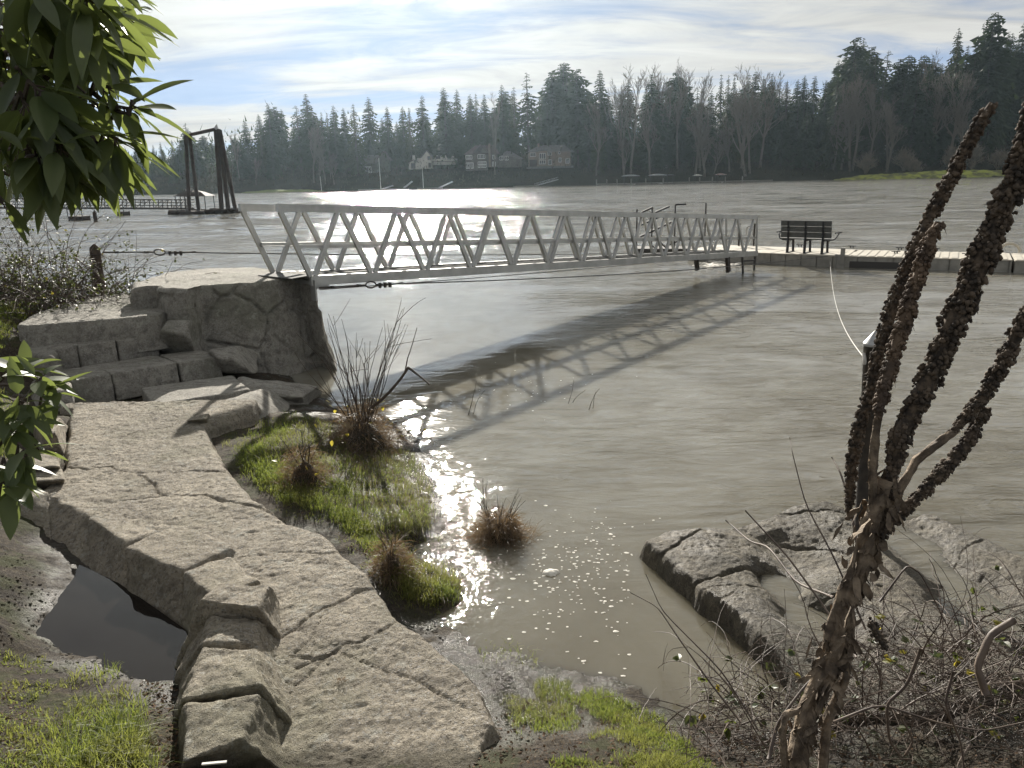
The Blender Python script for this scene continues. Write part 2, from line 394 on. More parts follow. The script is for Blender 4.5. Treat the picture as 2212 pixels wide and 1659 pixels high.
# ================================================================== RIVER
def _water(s):
    X = s.N('ShaderNodeSeparateXYZ', {0: s.obj}); px, py = X.outputs[0], X.outputs[1]
    river = s.ramp(s.M('ADD', py, s.M('MULTIPLY', px, -0.30)), 4.2, 9.5)          # open current beyond the sheltered cove
    far = s.ramp(py, 18.0, 60.0)
    def stretch(sx, sy, rot=0.0): return s.N('ShaderNodeMapping', {'Vector': s.obj, 'Scale': (sx, sy, 1), 'Rotation': (0, 0, rot)}).outputs[0]
    patch = s.noise(1.0, 5, 0.62, stretch(0.04, 0.10, 0.35), 1.2)
    patch2 = s.noise(1.0, 4, 0.6, stretch(0.16, 0.42, -0.05), 0.8)
    rough_p = s.ramp(s.M('ADD', s.M('MULTIPLY', patch, 0.6), s.M('MULTIPLY', patch2, 0.4)), 0.44, 0.55)
    big = s.noise(1.0, 4, 0.5, stretch(0.55, 1.3, 0.12), 0.8)
    mid = s.noise(1.0, 5, 0.6, stretch(2.6, 5.5, -0.1), 0.6)
    fine = s.noise(1.0, 3, 0.6, stretch(11.0, 20.0, 0.2), 0.4)
    amp_r = s.M('MULTIPLY', s.ramp(s.M('ADD', py, s.M('MULTIPLY', px, -0.35)), 17.0, 46.0), s.M('ADD', 0.35, s.M('MULTIPLY', rough_p, 0.9)))
    h = s.M('MULTIPLY', big, s.M('ADD', s.M('MULTIPLY', amp_r, 0.085), 0.006))
    h = s.M('ADD', h, s.M('MULTIPLY', mid, s.M('MULTIPLY', s.ramp(patch2, 0.35, 0.65, 0.25, 1.6), s.M('ADD', s.M('MULTIPLY', amp_r, 0.020), 0.0012))))
    h = s.M('ADD', h, s.M('MULTIPLY', fine, s.M('ADD', s.M('MULTIPLY', amp_r, 0.0045), 0.00035)))
    rt = s.ramp(s.M('ADD', px, s.M('MULTIPLY', py, 0.06)), 0.6, 3.6)             # current swirling round the end of the gangway
    sw2 = s.noise(1.0, 4, 0.6, stretch(1.1, 3.2, 0.18), 1.4); sw3 = s.noise(1.0, 3, 0.6, stretch(4.0, 9.0, -0.12), 0.8)
    h = s.M('ADD', h, s.M('MULTIPLY', s.M('MULTIPLY', rt, s.ramp(patch2, 0.38, 0.62, 0.35, 1.3)), s.M('ADD', s.M('MULTIPLY', sw2, 0.05), s.M('MULTIPLY', sw3, 0.012))))
    # long swells of the eddy line between the current and the cove
    ed = s.N('ShaderNodeVectorMath', {0: s.obj, 1: (-0.42, 0.91, 0)}, operation='DOT_PRODUCT').outputs['Value']
    eb = s.M('SUBTRACT', 1.0, s.ramp(s.M('ABSOLUTE', s.M('SUBTRACT', ed, 7.6)), 0.3, 2.4), clamp=True)
    rip = s.noise(1.0, 3, 0.55, stretch(1.6, 4.6, -0.42), 0.9)
    h = s.M('ADD', h, s.M('MULTIPLY', s.M('MULTIPLY', eb, rip), 0.03))
    gl = s.M('POWER', 2.718, s.M('MULTIPLY', -2.2, s.M('ADD', s.M('POWER', s.M('ADD', px, 0.78), 2.0), s.M('POWER', s.M('MULTIPLY', s.M('ADD', py, -6.0), 0.55), 2.0))))      # ripples lapping round the grass and the tussock
    h = s.M('ADD', h, s.M('MULTIPLY', s.M('MULTIPLY', gl, s.ramp(s.noise(2.2, 3), 0.38, 0.6, 0.5, 1.0)), s.M('ADD', s.M('MULTIPLY', s.noise(26.0, 2, 0.6), 0.022), s.M('MULTIPLY', s.noise(8.0, 2, 0.6), 0.04))))
    sw = s.noise(1.0, 3, 0.5, stretch(0.9, 1.9, 0.25), 1.6); swm = s.M('MULTIPLY', s.M('SUBTRACT', 1.0, s.ramp(s.M('ABSOLUTE', s.M('SUBTRACT', py, 9.0)), 1.0, 4.5)), 0.02)
    h = s.M('ADD', h, s.M('MULTIPLY', sw, swm))
    nb = s.bump(h, 1.0, 1.0)
    # far off the single waves are finer than a pixel: tilt the surface directly
    def tilt(vec, sc): return s.N('ShaderNodeVectorMath', {0: s.N('ShaderNodeVectorMath', {0: s.N('ShaderNodeTexNoise', {'Vector': vec, 'Scale': sc, 'Detail': 3.0, 'Roughness': 0.55}).outputs['Color'], 1: (0.5, 0.5, 0.5)}, operation='SUBTRACT').outputs[0], 1: (1, 1, 0)}, operation='MULTIPLY').outputs[0]
    t1 = tilt(stretch(1.1, 2.2, 0.1), 1.0); t2 = tilt(stretch(5.0, 8.0, -0.1), 1.0)
    t0 = s.N('ShaderNodeVectorMath', {0: s.N('ShaderNodeVectorMath', {0: s.N('ShaderNodeVectorMath', {0: tilt(stretch(0.10, 0.20, 0.05), 1.0), 1: tilt(stretch(0.45, 0.6, 0.1), 1.0)}, operation='ADD').outputs[0], 1: s.N('ShaderNodeVectorMath', {0: tilt(stretch(0.055, 0.10, -0.24), 1.0), 'Scale': 0.5}, operation='SCALE').outputs[0]}, operation='ADD').outputs[0], 'Scale': s.M('MULTIPLY', far, 0.72)}, operation='SCALE').outputs[0]
    tl = s.N('ShaderNodeVectorMath', {0: t1, 1: t2}, operation='ADD').outputs[0]
    amp_f = s.M('MULTIPLY', far, s.M('ADD', 0.02, s.M('MULTIPLY', rough_p, 0.75)))
    tl = s.N('ShaderNodeVectorMath', {0: tl, 'Scale': amp_f}, operation='SCALE').outputs[0]
    bias = s.N('ShaderNodeVectorMath', {0: s.N('ShaderNodeCombineXYZ', {0: 0.0, 1: s.M('ADD', s.M('MULTIPLY', amp_f, -0.16), s.M('ADD', s.M('MULTIPLY', river, -0.04), s.M('MULTIPLY', far, -0.05))), 2: 0.0}).outputs[0], 1: s.N('ShaderNodeVectorMath', {0: tl, 1: t0}, operation='ADD').outputs[0]}, operation='ADD').outputs[0]
    nb = s.N('ShaderNodeVectorMath', {0: s.N('ShaderNodeVectorMath', {0: nb, 1: bias}, operation='ADD').outputs[0]}, operation='NORMALIZE').outputs[0]
    silt = s.noise(0.35, 4)
    silt = s.M('ADD', s.M('MULTIPLY', silt, 0.5), s.M('MULTIPLY', s.noise(1.1, 5, 0.6, None, 1.0), 0.5))
    cc = s.mixc(s.ramp(silt, 0.38, 0.62), (0.125, 0.114, 0.085), (0.10, 0.089, 0.064)); cr_ = s.mixc(s.ramp(silt, 0.38, 0.62), (0.215, 0.206, 0.172), (0.14, 0.128, 0.098))
    col = s.mixc(river, cc, cr_)
    s.done(s.bsdf(col, 0.045, nb, IOR=1.333, **{'Specular IOR Level': 0.95, 'Subsurface Weight': 1.0, 'Subsurface Radius': (1.0, 0.9, 0.7), 'Subsurface Scale': 0.2}))
    next(n for n in s.nt.nodes if n.type == 'BSDF_PRINCIPLED').subsurface_method = 'BURLEY'
M_WATER = mat('muddy_river_water', _water)
wm = MB()
xs = np.concatenate([[-1500, -700, -300], np.linspace(-120, 120, 25), [300, 700, 1500]]); ys = np.concatenate([[-60, 0], np.linspace(2, 60, 30), [90, 140, 220, 320, 600]])
wm.grid(np.stack([*np.meshgrid(xs, ys), np.zeros((len(ys), len(xs)))], -1))
tag(wm.build('river_water', M_WATER), 'wide muddy brown river in winter flood', kind='structure')

# ================================================================== NEAR GROUND
GC = []                                             # x, y, z control points of the near bank
def gp(lst):
    for x, y, z in lst: GC.append(P(x, y, z))
gp([(700, 872, 0), (850, 905, 0), (900, 965, 0), (932, 1010, 0), (940, 1060, 0), (958, 1130, 0), (895, 1180, 0), (905, 1210, 0.0),
    (1005, 1250, 0), (1012, 1290, 0), (940, 1335, 0), (905, 1335, 0.01), (955, 1375, 0), (1020, 1425, 0), (1100, 1447, 0), (1200, 1452, 0), (1310, 1482, 0),
    (1430, 1542, 0), (1500, 1580, 0), (560, 950, .32), (500, 1000, .33), (560, 1030, .31), (700, 1000, .26), (640, 1080, .27), (800, 1100, .2), (720, 1120, .25), (760, 1180, .22),
    (870, 1130, .14), (830, 1240, .17), (900, 1260, .12), (950, 1270, .06), (640, 900, .26), (1150, 1500, .06), (1300, 1600, .27), (1500, 1659, .36), (1100, 1600, .2), (1100, 1510, .09), (1400, 1600, .2),
    (850, 1659, .28), (1000, 1659, .27), (880, 1340, .04), (1050, 1520, .1)])
gp([(150, 800, .38), (250, 790, .38), (350, 790, .36), (450, 800, .32), (200, 740, .55), (300, 720, .55), (110, 870, .38), (70, 830, .5), (30, 780, .75), (200, 870, .33), (300, 850, .3), (420, 850, .28), (500, 850, .26), (540, 870, .2), (130, 760, .6), (110, 960, .34)])
gp([(250, 1380, .02), (180, 1330, .04), (330, 1410, .02), (340, 1440, .06), (82, 1372, .165), (55, 1360, .21), (145, 1282, .165), (112, 1290, .21), (300, 1466, .165), (215, 1412, .165), (200, 1428, .19), (385, 1476, .175), (120, 1395, .17), (110, 1420, .2), (60, 1440, .25), (100, 1550, .36), (200, 1650, .45), (330, 1530, .25),
    (360, 1640, .35), (40, 1250, .3), (0, 1350, .42), (0, 1650, .56), (120, 1250, .2), (200, 1460, .24), (0, 1150, .38), (60, 1180, .22), (100, 1080, .3), (60, 720, 1.05), (0, 700, 1.1), (0, 650, 1.15), (210, 640, 1.12), (130, 660, 1.14), (0, 900, .7), (70, 950, .45)])
for q in [(0, 0, 1.3), (-2, 1, 1.1), (-4, 2, 1.2), (-4.5, 4, 1.1), (-6, 6, 1.3), (1.0, 1.6, 1.02), (2, 1.5, 1.05), (3.2, 2.0, .9), (1.35, 2.5, .55), (2.3, 2.6, .5), (3.4, 3.0, .4), (2.0, 3.4, .1), (3, 3.8, .05), (0, -3, 1.6), (4, -2, 1.6), (-5, -3, 1.7), (5, 1.5, .9),
          (.4, 1.9, .7), (-.6, 2.2, .55), (-1.6, 2.0, .75), (3, 8, -.6), (0, 11, -.6), (-1, 14, -.9), (0, 20, -1.2), (6, 20, -1.2), (6, 10, -.8), (5, 5.5, -.3), (2, 6, -.3), (1.0, 4.8, -.15), (-1, 12, -.5), (-3, 14.5, -.5), (-5, 14.2, .3), (-6.6, 13, 1.1), (-8, 16.5, .6), (-9.5, 19.5, -.2), (-6.5, 19, -.8), (-10, 14, 1.4), (-12, 10, 1.6), (-14, 24, -.5), (-14, 17, 1.3), (-12, 6, 1.6), (7, 7, -.5), (9, 3, .3), (9, 14, -1)]:
    GC.append(np.array(q, float))
GC = np.array(GC)
def _solve():
    d = np.linalg.norm(GC[:, None, :2]-GC[None, :, :2], axis=-1); n = len(GC)
    A = np.zeros((n+3, n+3)); A[:n, :n] = -d+np.eye(n)*0.004; A[:n, n] = A[n, :n] = 1; A[:n, n+1:] = GC[:, :2]; A[n+1:, :n] = GC[:, :2].T
    return np.linalg.solve(A, np.concatenate([GC[:, 2], np.zeros(3)]))
_GW = _solve()
def ground(x, y):
    x = np.asarray(x, float); y = np.asarray(y, float); s = _GW[-3]+_GW[-2]*x+_GW[-1]*y
    for k in range(len(GC)): s = s-_GW[k]*np.hypot(x-GC[k, 0], y-GC[k, 1])
    q = np.stack([x, y, np.zeros_like(x)], -1)
    return s+0.035*fbm(q*2.2, 3)+0.012*fbm(q*11, 3)
def onground(px, py):
    p = P(px, py, 0.3)
    for _ in range(12): p = P(px, py, np.clip(0.5*p[..., 2]+0.5*ground(p[..., 0], p[..., 1]), -.6, 2.0))
    return p
gx = np.concatenate([np.linspace(-16, -5, 40)[:-1], np.linspace(-5, 3.5, 300)[:-1], np.linspace(3.5, 12, 30)])
gy = np.concatenate([np.linspace(-5, 1.4, 16)[:-1], np.linspace(1.4, 11, 320)[:-1], np.linspace(11, 30, 45)])
GX, GY = np.meshgrid(gx, gy); GZ = ground(GX, GY)+0.006*fbm(np.stack([GX, GY, GX*0], -1)*34, 2)
tag(MB().grid(np.stack([GX, GY, np.maximum(GZ, -1.6)], -1)).build('ground', M_MUD, smooth=True), 'wet muddy river bank', kind='structure')
# still water lying in the hollow beside the path
def _pud(s): s.done(s.bsdf((0.010, 0.008, 0.007), 0.015, s.bump(s.noise(1.5, 2), .05, .004), IOR=1.333))
pud = P([30, 60, 90, 150, 250, 345, 400, 430, 420, 330, 220, 100], [1400, 1290, 1220, 1210, 1255, 1320, 1360, 1440, 1510, 1510, 1470, 1440], 0.165)
tag(MB().add(np.concatenate([pud, [pud.mean(0)]]), T=[(i, (i+1) % 12, 12) for i in range(12)]).build('puddle_water', mat('dark_still_water', _pud)), 'dark still puddle beside the stone path', kind='structure')

# ================================================================== STONE PATH
PA = Pp(850, 1620, 0.30, 0)[1]; PBs = 0.033; PAs = 0.30-PBs*PA
def pth(lst): return np.array([Pp(x, y, PAs, PBs) for x, y in lst])
PATH = pth([(146, 880), (137, 985), (132, 1012), (96, 1046), (66, 1068), (150, 1098), (200, 1122), (250, 1156), (330, 1166), (396, 1190), (414, 1226), (398, 1300), (420, 1400), (450, 1500), (520, 1660), (620, 1760), (900, 1790), (1040, 1740),
            (1058, 1600), (1079, 1548), (1045, 1462), (985, 1408), (895, 1345), (862, 1318), (822, 1262), (806, 1228), (748, 1186), (704, 1146), (622, 1118), (560, 1078), (515, 1030), (490, 1000), (472, 962), (455, 935), (452, 915), (545, 876), (575, 845), (585, 790), (400, 780), (250, 800), (120, 830), (110, 880)])
CRACKS = [([(150, 1005), (190, 1012), (240, 1008), (282, 1018), (330, 1018), (420, 1012), (492, 1020)], 1.0), ([(298, 1022), (330, 1045), (345, 1068), (395, 1070), (440, 1072), (520, 1088), (560, 1100), (585, 1106), (622, 1118)], 1.3), ([(345, 1070), (300, 1078), (240, 1079)], 1.0), ([(232, 1046), (330, 1047)], .7),
          ([(414, 1220), (500, 1206), (600, 1196), (700, 1192), (760, 1190)], .7), ([(600, 1375), (690, 1326), (760, 1280), (820, 1262)], 1.2), ([(640, 1420), (700, 1335), (720, 1310)], .6), ([(640, 1440), (720, 1408), (780, 1380), (850, 1340), (870, 1332)], 1.0), ([(632, 1415), (680, 1420), (720, 1410), (800, 1428), (870, 1456), (960, 1490), (1010, 1520)], .9),
          ([(630, 1470), (660, 1450), (720, 1410)], .8), ([(280, 868), (330, 882), (390, 902), (405, 908)], .5), ([(250, 940), (330, 928), (400, 910)], .5)]
CRW = [(pth(c), w) for c, w in CRACKS]
def heightfield(x0, x1, y0, y1, st, ztop, poly, base, edge=0.035, cracks=(), rough=0.010, wob=0.03, depth=0.022, rd=0.045, ej=0.03):
    """a slab of rock: top surface ztop(x, y) inside the outline, falling off steeply to base(x, y) at its edge"""
    X, Y = np.meshgrid(np.arange(x0, x1, st), np.arange(y0, y1, st)); q = np.stack([X, Y, np.zeros_like(X)], -1)
    sd = poly_sd(X, Y, poly)+wob*fbm(q*3.1+9, 4)+wob*0.14*fbm(q*17, 3)
    t = ztop(X, Y)+rough*1.4*fbm(q*3.3, 4)+rough*0.55*fbm(q*22+4, 4)
    t = t-rd*np.exp(-np.maximum(sd, 0)/0.05)+0.006*fbm(q*17, 3)+0.006*fbm(q*38, 2)
    for line, w in cracks:
        d = line_d(X+0.05*fbm(q*5, 4), Y+0.05*fbm(q*5+31, 4), line)
        ww = 0.0065*w*(1+0.9*fbm(q*5+50, 3)); t = t-depth*.8*w*np.exp(-(d/np.maximum(ww, .002))**2)-0.0025*np.exp(-(d/0.04)**2)
    b = base(X, Y)
    f = sstep(-edge, edge, sd)
    Z = b+(np.maximum(t, b)-b)*f
    X = X-ej*f*(1-f)*4*fbm(q*3+Z[..., None]*14, 3); Y = Y-ej*f*(1-f)*4*fbm(q*3+Z[..., None]*14+40, 3)
    keep = sd > -edge-2*st
    i = np.arange(X.size).reshape(X.shape); k = keep[:-1, :-1] & keep[1:, 1:] & keep[1:, :-1] & keep[:-1, 1:]
    qd = np.stack([i[:-1, :-1], i[:-1, 1:], i[1:, 1:], i[1:, :-1]], -1)[k]
    used = np.unique(qd); re = np.full(X.size, -1); re[used] = np.arange(len(used))
    return MB().add(np.stack([X, Y, Z], -1).reshape(-1, 3)[used], re[qd])
def path_top(x, y):
    z = PAs+PBs*y
    q = np.stack([x, y, x*0], -1)
    return z+0.025*fbm(q*0.9+3, 3)
gb = lambda x, y: ground(x, y)-0.08
path = heightfield(-5.2, 0.35, 2.3, 9.0, 0.014, path_top, PATH, gb, 0.05, CRW)
tag(path.build('path', M_ROCK, smooth=True), 'carved sandstone coloured concrete path with cracks', kind='structure')

# ------------------------------------------------------------------ rocks shaped from eight corners
def rockblock(top, bot, n=14, rnd=0.10, amp=0.02, fr=3.0, cr=0.0, seed=0.0):
    """top / bot: four corners each, in the same order; returns V, Q of a rounded, weathered block"""
    L = n-1; idx = {}; V = []; Q = []
    def vid(i, j, k):
        key = (i, j, k)
        if key not in idx: idx[key] = len(V); V.append(key)
        return idx[key]
    for a in range(L):
        for b in range(L):
            for f in (0, L):
                for ax in range(3):
                    c = []
                    for u, v in ((a, b), (a+1, b), (a+1, b+1), (a, b+1)):
                        t = [u, v]; t.insert(ax, f); c.append(vid(*t))
                    flip = (f == 0) != (ax == 1)
                    Q.append(c[::-1] if flip else c)
    p = np.array(V, float)/L*2-1; inner = np.clip(p, -1+rnd, 1-rnd); o = p-inner; l = np.linalg.norm(o, axis=1)[:, None]
    p = np.where(l > 1e-9, inner+o/np.maximum(l, 1e-9)*np.minimum(l, rnd), p)
    u = (p+1)/2; T = np.asarray(top, float); B = np.asarray(bot, float)
    def bil(C, a, b): return C[0]*((1-a)*(1-b))+C[1]*(a*(1-b))+C[2]*(a*b)+C[3]*((1-a)*b)
    a, b, c = u[:, :1], u[:, 1:2], u[:, 2:3]
    W = bil(B, a, b)*(1-c)+bil(T, a, b)*c
    Q = np.array(Q); N = vnormals(W, Q)
    d = amp*fbm(W*fr+seed, 4)+amp*0.35*fbm(W*fr*5+seed, 3)
    if cr:
        f1, f2 = worley(W*cr+seed+0.25*fbm(W*3, 2)[:, None]); e = f2-f1
        d = d-amp*1.1*np.exp(-(e/0.07)**2)+amp*0.8*(_h(np.floor(f1[:, None]*0+W*0)) if False else 0)
    return W+N*d[:, None], Q
def rb(name, mtl, top, bot, parent=None, **k):
    V, Q = rockblock(top, bot, **k); m = MB().add(V, Q)
    if np.mean(np.einsum('ij,ij->i', vnormals(V, Q), V-V.mean(0))) < 0: m = MB().add(V, Q[:, ::-1])
    return pbuild(m, name, mtl, parent, True) if parent else m.build(name, mtl, None, True)
def quad(pts, z): return [P(x, y, z) for x, y in pts]

# ================================================================== STEPS AND PLATFORM
ZP, ZL, ZF = 1.50, 1.18, 0.45          # platform, landing, foot of the steps
foot = P(300, 880, ZF)
st = thing('stone_steps', 'carved grey stone steps of jointed blocks climbing from the path to the platform', 'steps', tuple(foot))
def step(name, x0, y0, x1, y1, z, zb, back, sb=0.06, **k):
    """block whose top front edge runs from (x0, y0) to (x1, y1) at height z; back: depth of the tread in metres"""
    a = P(x0, y0, z); b = P(x1, y1, z); e = b-a; n = np.array([-e[1], e[0], 0]); n /= np.linalg.norm(n)
    n = n if n[1] > 0 else -n
    top = [a, b, b+n*back, a+n*back]
    bot = [q-n*(sb if i < 2 else -0.02) for i, q in enumerate(top)]
    for q in range(4): bot[q] = np.array([bot[q][0], bot[q][1], zb])
    return rb(name, M_ROCKD, top, bot, st, **k)
kw = dict(n=24, rnd=0.055, amp=0.012, fr=4.0)
# lowest tread
step('step_block', 150, 822, 239, 808, 0.645, 0.3, 0.75, seed=1, **kw); step('step_block', 243, 807, 382, 783, 0.65, 0.3, 0.75, seed=2, **kw); step('step_block', 387, 784, 474, 770, 0.64, 0.3, 0.75, seed=3, **kw)
# middle tread
step('step_block', 100, 752, 166, 746, 0.90, 0.4, 0.75, seed=4, **kw); step('step_block', 169, 746, 249, 735, 0.905, 0.4, 0.75, seed=5, **kw); step('step_block', 252, 735, 338, 723, 0.90, 0.4, 0.8, seed=6, **kw)
step('step_block', 330, 873, 542, 841, .475, .1, .95, seed=7, **kw)
# landing slab
land = [P(x, y, ZL) for x, y in ((34, 702), (78, 703), (120, 698), (264, 688), (347, 679), (420, 640), (300, 610), (279, 632), (210, 639), (128, 657), (62, 682))]
lp = np.array(land)[:, :2]
lm = heightfield(lp[:, 0].min()-.2, lp[:, 0].max()+.2, lp[:, 1].min()-.2, lp[:, 1].max()+.2, .022, lambda x, y: ZL+0*x, lp, lambda x, y: 0.7+0*x, 0.022,
                 [(np.array([P(116, 676, ZL), P(124, 700, ZL)]), 1.2), (np.array([P(262, 660, ZL), P(266, 690, ZL)]), 1.2)], .009, .012, .022, .012)
pbuild(lm, 'landing', M_ROCKD, st, True)
# platform under the gangway: an outline on top, battered faces below
TOPE = [(282, 622), (333, 617), (355, 624), (400, 626), (432, 616), (540, 609), (604, 601), (645, 594), (674, 598)]
ptop = [P(x, y, ZP) for x, y in TOPE]
pbk = [P(x, y, ZP) for x, y in ((676, 590), (645, 584), (590, 581), (545, 577), (450, 578), (360, 587), (284, 610))]
ring = np.array(ptop+pbk)
def resample(r, n):
    r = np.vstack([r, r[:1]]); s = np.r_[0, np.cumsum(np.linalg.norm(np.diff(r, axis=0), axis=1))]; t = np.linspace(0, s[-1], n, endpoint=False)
    return np.stack([np.interp(t, s, r[:, k]) for k in range(3)], 1)
cen = ring.mean(0); nr = 300; rg = resample(ring, nr)
lv = np.concatenate([np.linspace(0.02, 1, 72)]); G = []
out = rg-cen; out[:, 2] = 0; out /= np.linalg.norm(out, axis=1)[:, None]
right = np.clip((rg[:, 0]-P(540, 609, ZP)[0])/0.9, 0, 1)
for t in lv:
    z = ZP-t*1.75
    G.append(np.c_[rg[:, 0], rg[:, 1], np.full(nr, z)]+out*(0.10*t+0.30*t**3*right+0.05*(t > .32)*right)[:, None])
G = np.array(G)
top_lv = []
for t in np.linspace(1, 0, 40)[:-1]:
    top_lv.append(np.c_[cen[:2]+(rg[:, :2]-cen[:2])*(1-t)*0.985, np.full(nr, ZP)])
top_lv = np.array(top_lv)
S = np.concatenate([top_lv, G]); sh = S.shape; W = S.reshape(-1, 3)
Nn = np.concatenate([np.tile([0, 0, 1.0], (top_lv.shape[0]*nr, 1)), np.tile(out, (len(lv), 1))])
wq = W+0.12*np.stack([fbm(W*1.6, 2), fbm(W*1.6+40, 2), fbm(W*1.6+80, 2)], 1)
f1, f2 = worley(wq*np.array([1.25, 1.25, 1.15])+np.array([3.3, 1.2, .4])); e = f2-f1
side = (Nn[:, 2] < .5)
cell = _h(np.floor((wq*1.6)))-.5
d = 0.035*fbm(W*1.6, 4)+0.012*fbm(W*9, 3)-side*0.055*np.exp(-(e/0.045)**2)+side*0.07*(f1-.45)
f1b, f2b = worley(wq*2.9+7); d = d-side*0.014*np.exp(-((f2b-f1b)/0.035)**2)
d = np.where(side, d, 0.030*fbm(W*1.4, 4)+0.010*fbm(W*9, 3))
W = W+Nn*d[:, None]
rimz = np.exp(-np.abs(W[:, 2]-ZP)/0.05)
W[:, 2] -= side*0.03*rimz
pm = MB().grid(W.reshape(sh), close=True)
plat = pm.build('rock_platform', M_ROCKD, None, True)
tag(plat, 'big square carved rock platform with cracked grey faces under the shore end of the gangway', 'rock platform')
t_ = [P(505, 852, .38), P(650, 858, .26), P(690, 832, .28), P(515, 812, .45)]; b_ = [P(500, 890, .05), P(665, 895, -.1), P(700, 850, -.1), P(515, 830, .1)]
tag(rb('boulder', M_ROCKD, t_, b_, n=18, rnd=.2, amp=.03, seed=61), 'broad low shaded rock along the foot of the platform face', 'boulder', 'rocks along the path')
# leaning block between steps and platform, foot rocks
t_ = [P(345, 716, .98), P(398, 722, .94), P(418, 690, 1.08), P(360, 690, 1.12)]; b_ = [P(345, 772, .5), P(440, 775, .5), P(450, 720, .5), P(350, 720, .5)]
tag(rb('boulder', M_ROCKD, t_, b_, n=16, rnd=.25, amp=.03, seed=21), 'grey sloping boulder wedged between the upper steps and the platform wall', 'boulder', 'rocks along the path')
t_ = [P(470, 775, .66), P(500, 770, .66), P(520, 745, .72), P(450, 755, .75)]; b_ = [P(478, 812, .35), P(560, 812, .35), P(560, 760, .35), P(450, 770, .35)]
tag(rb('boulder', M_ROCKD, t_, b_, n=14, rnd=.3, amp=.03, seed=22), 'low grey boulder at the right end of the bottom step below the platform', 'boulder', 'rocks along the path')
t_ = [P(435, 903, .455), P(545, 868, .44), P(560, 838, .46), P(440, 880, .46)]; b_ = [P(455, 965, .15), P(620, 930, .1), P(640, 840, .2), P(430, 880, .3)]
tag(rb('boulder', M_ROCKD, t_, b_, n=18, rnd=.22, amp=.03, seed=23), 'weathered rock shelf stepping down from the path towards the grass below the platform', 'boulder', 'rocks along the path')
t_ = [P(402, 910, .49), P(446, 904, .515), P(450, 893, .515), P(425, 897, .495)]; b_ = [P(405, 918, .35), P(455, 942, .25), P(470, 910, .25), P(420, 900, .35)]
tag(rb('boulder', M_ROCK, t_, b_, n=14, rnd=.12, amp=.012, seed=24), 'small sharp ledge of rock standing up at the right edge of the path', 'boulder', 'rocks along the path')
t_ = [P(560, 872, .25), P(640, 862, .2), P(650, 846, .25), P(560, 850, .3)]; b_ = [P(550, 920, .05), P(690, 905, -.1), P(690, 860, -.1), P(550, 860, .1)]
tag(rb('boulder', M_ROCKD, t_, b_, n=14, rnd=.3, amp=.04, seed=25), 'low dark boulder half buried at the foot of the platform corner', 'boulder', 'rocks along the path')
t_ = [P(60, 760, .88), P(118, 772, .86), P(120, 745, .88), P(60, 735, .9)]; b_ = [P(40, 850, .35), P(150, 850, .4), P(150, 770, .45), P(40, 770, .45)]
tag(rb('boulder', M_ROCKD, t_, b_, n=18, rnd=.18, amp=.03, seed=51), 'pale topped boulder at the left end of the stone steps', 'boulder', 'rocks along the path')
t_ = [P(100, 842, .66), P(155, 838, .62), P(150, 812, .64), P(90, 806, .68)]; b_ = [P(70, 910, .35), P(165, 890, .37), P(160, 820, .4), P(60, 830, .45)]
tag(rb('boulder', M_ROCKD, t_, b_, n=18, rnd=.18, amp=.03, seed=52), 'grey boulder below the left end of the lowest step behind the evergreen leaves', 'boulder', 'rocks along the path')
# blocks along the left rim of the path
t_ = [P(96, 938, .68), P(120, 934, .68), P(130, 900, .68), P(80, 905, .70)]; b_ = [P(86, 1000, .35), P(141, 990, .35), P(148, 920, .4), P(60, 930, .35)]
tag(rb('boulder', M_ROCK, t_, b_, n=16, rnd=.12, amp=.025, seed=26), 'upright stone on the left rim of the path behind the small evergreen leaves', 'boulder', 'rocks along the path')
t_ = [P(60, 1012, .55), P(130, 1008, .53), P(122, 975, .55), P(70, 980, .57)]; b_ = [P(50, 1040, .25), P(136, 1026, .35), P(130, 985, .35), P(50, 990, .35)]
tag(rb('boulder', M_ROCK, t_, b_, n=16, rnd=.2, amp=.022, seed=27), 'flat stone on the left rim of the path, third from the steps', 'boulder', 'rocks along the path')
t_ = [P(60, 1042, .49), P(138, 1036, .47), P(132, 1012, .48), P(70, 1014, .49)]; b_ = [P(40, 1075, .2), P(142, 1052, .35), P(135, 1020, .35), P(50, 1020, .35)]
tag(rb('boulder', M_ROCK, t_, b_, n=16, rnd=.2, amp=.022, seed=28), 'flat stone on the left rim of the path where the rim turns towards the puddle', 'boulder', 'rocks along the path')
# wall of the path above the puddle: big weathered faces
def rimrock(px_t, px_b, zt, zb, seed, label, back=0.28, **k):
    t0, t1 = [Pp(x, y, PAs+z, PBs) for (x, y), z in zip(px_t, zt)]; b0, b1 = [P(x, y, zb) for x, y in px_b]
    e = t1-t0; n = np.array([-e[1], e[0], 0]); n /= np.linalg.norm(n); n = n if n[1] > 0 else -n
    tag(rb('boulder', M_ROCK, [t0, t1, t1+n*back, t0+n*back], [b0, b1, np.array([*(b1+n*back*1.5)[:2], zb]), np.array([*(b0+n*back*1.5)[:2], zb])], seed=seed, **k), label, 'boulder', 'rocks along the path')
kw = dict(n=22, rnd=.09, amp=.03, fr=3.0)
rimrock([(10, 1100), (105, 1062)], [(20, 1170), (120, 1240)], (.02, .02), .08, 31, 'shaded rock face of the path edge nearest the lower evergreen leaves', **kw)
rimrock([(98, 1066), (190, 1110)], [(110, 1245), (200, 1285)], (.015, .0), .05, 32, 'dark rock face of the path edge above the far end of the puddle', **kw)
rimrock([(185, 1112), (266, 1168)], [(190, 1285), (275, 1330)], (.01, .02), .03, 33, 'dark rock face of the path edge above the middle of the puddle', **kw)
rimrock([(268, 1180), (396, 1232)], [(270, 1325), (385, 1385)], (.055, .045), .03, 34, 'broad rock with a sunlit flat top overhanging the puddle', back=.42, **kw)
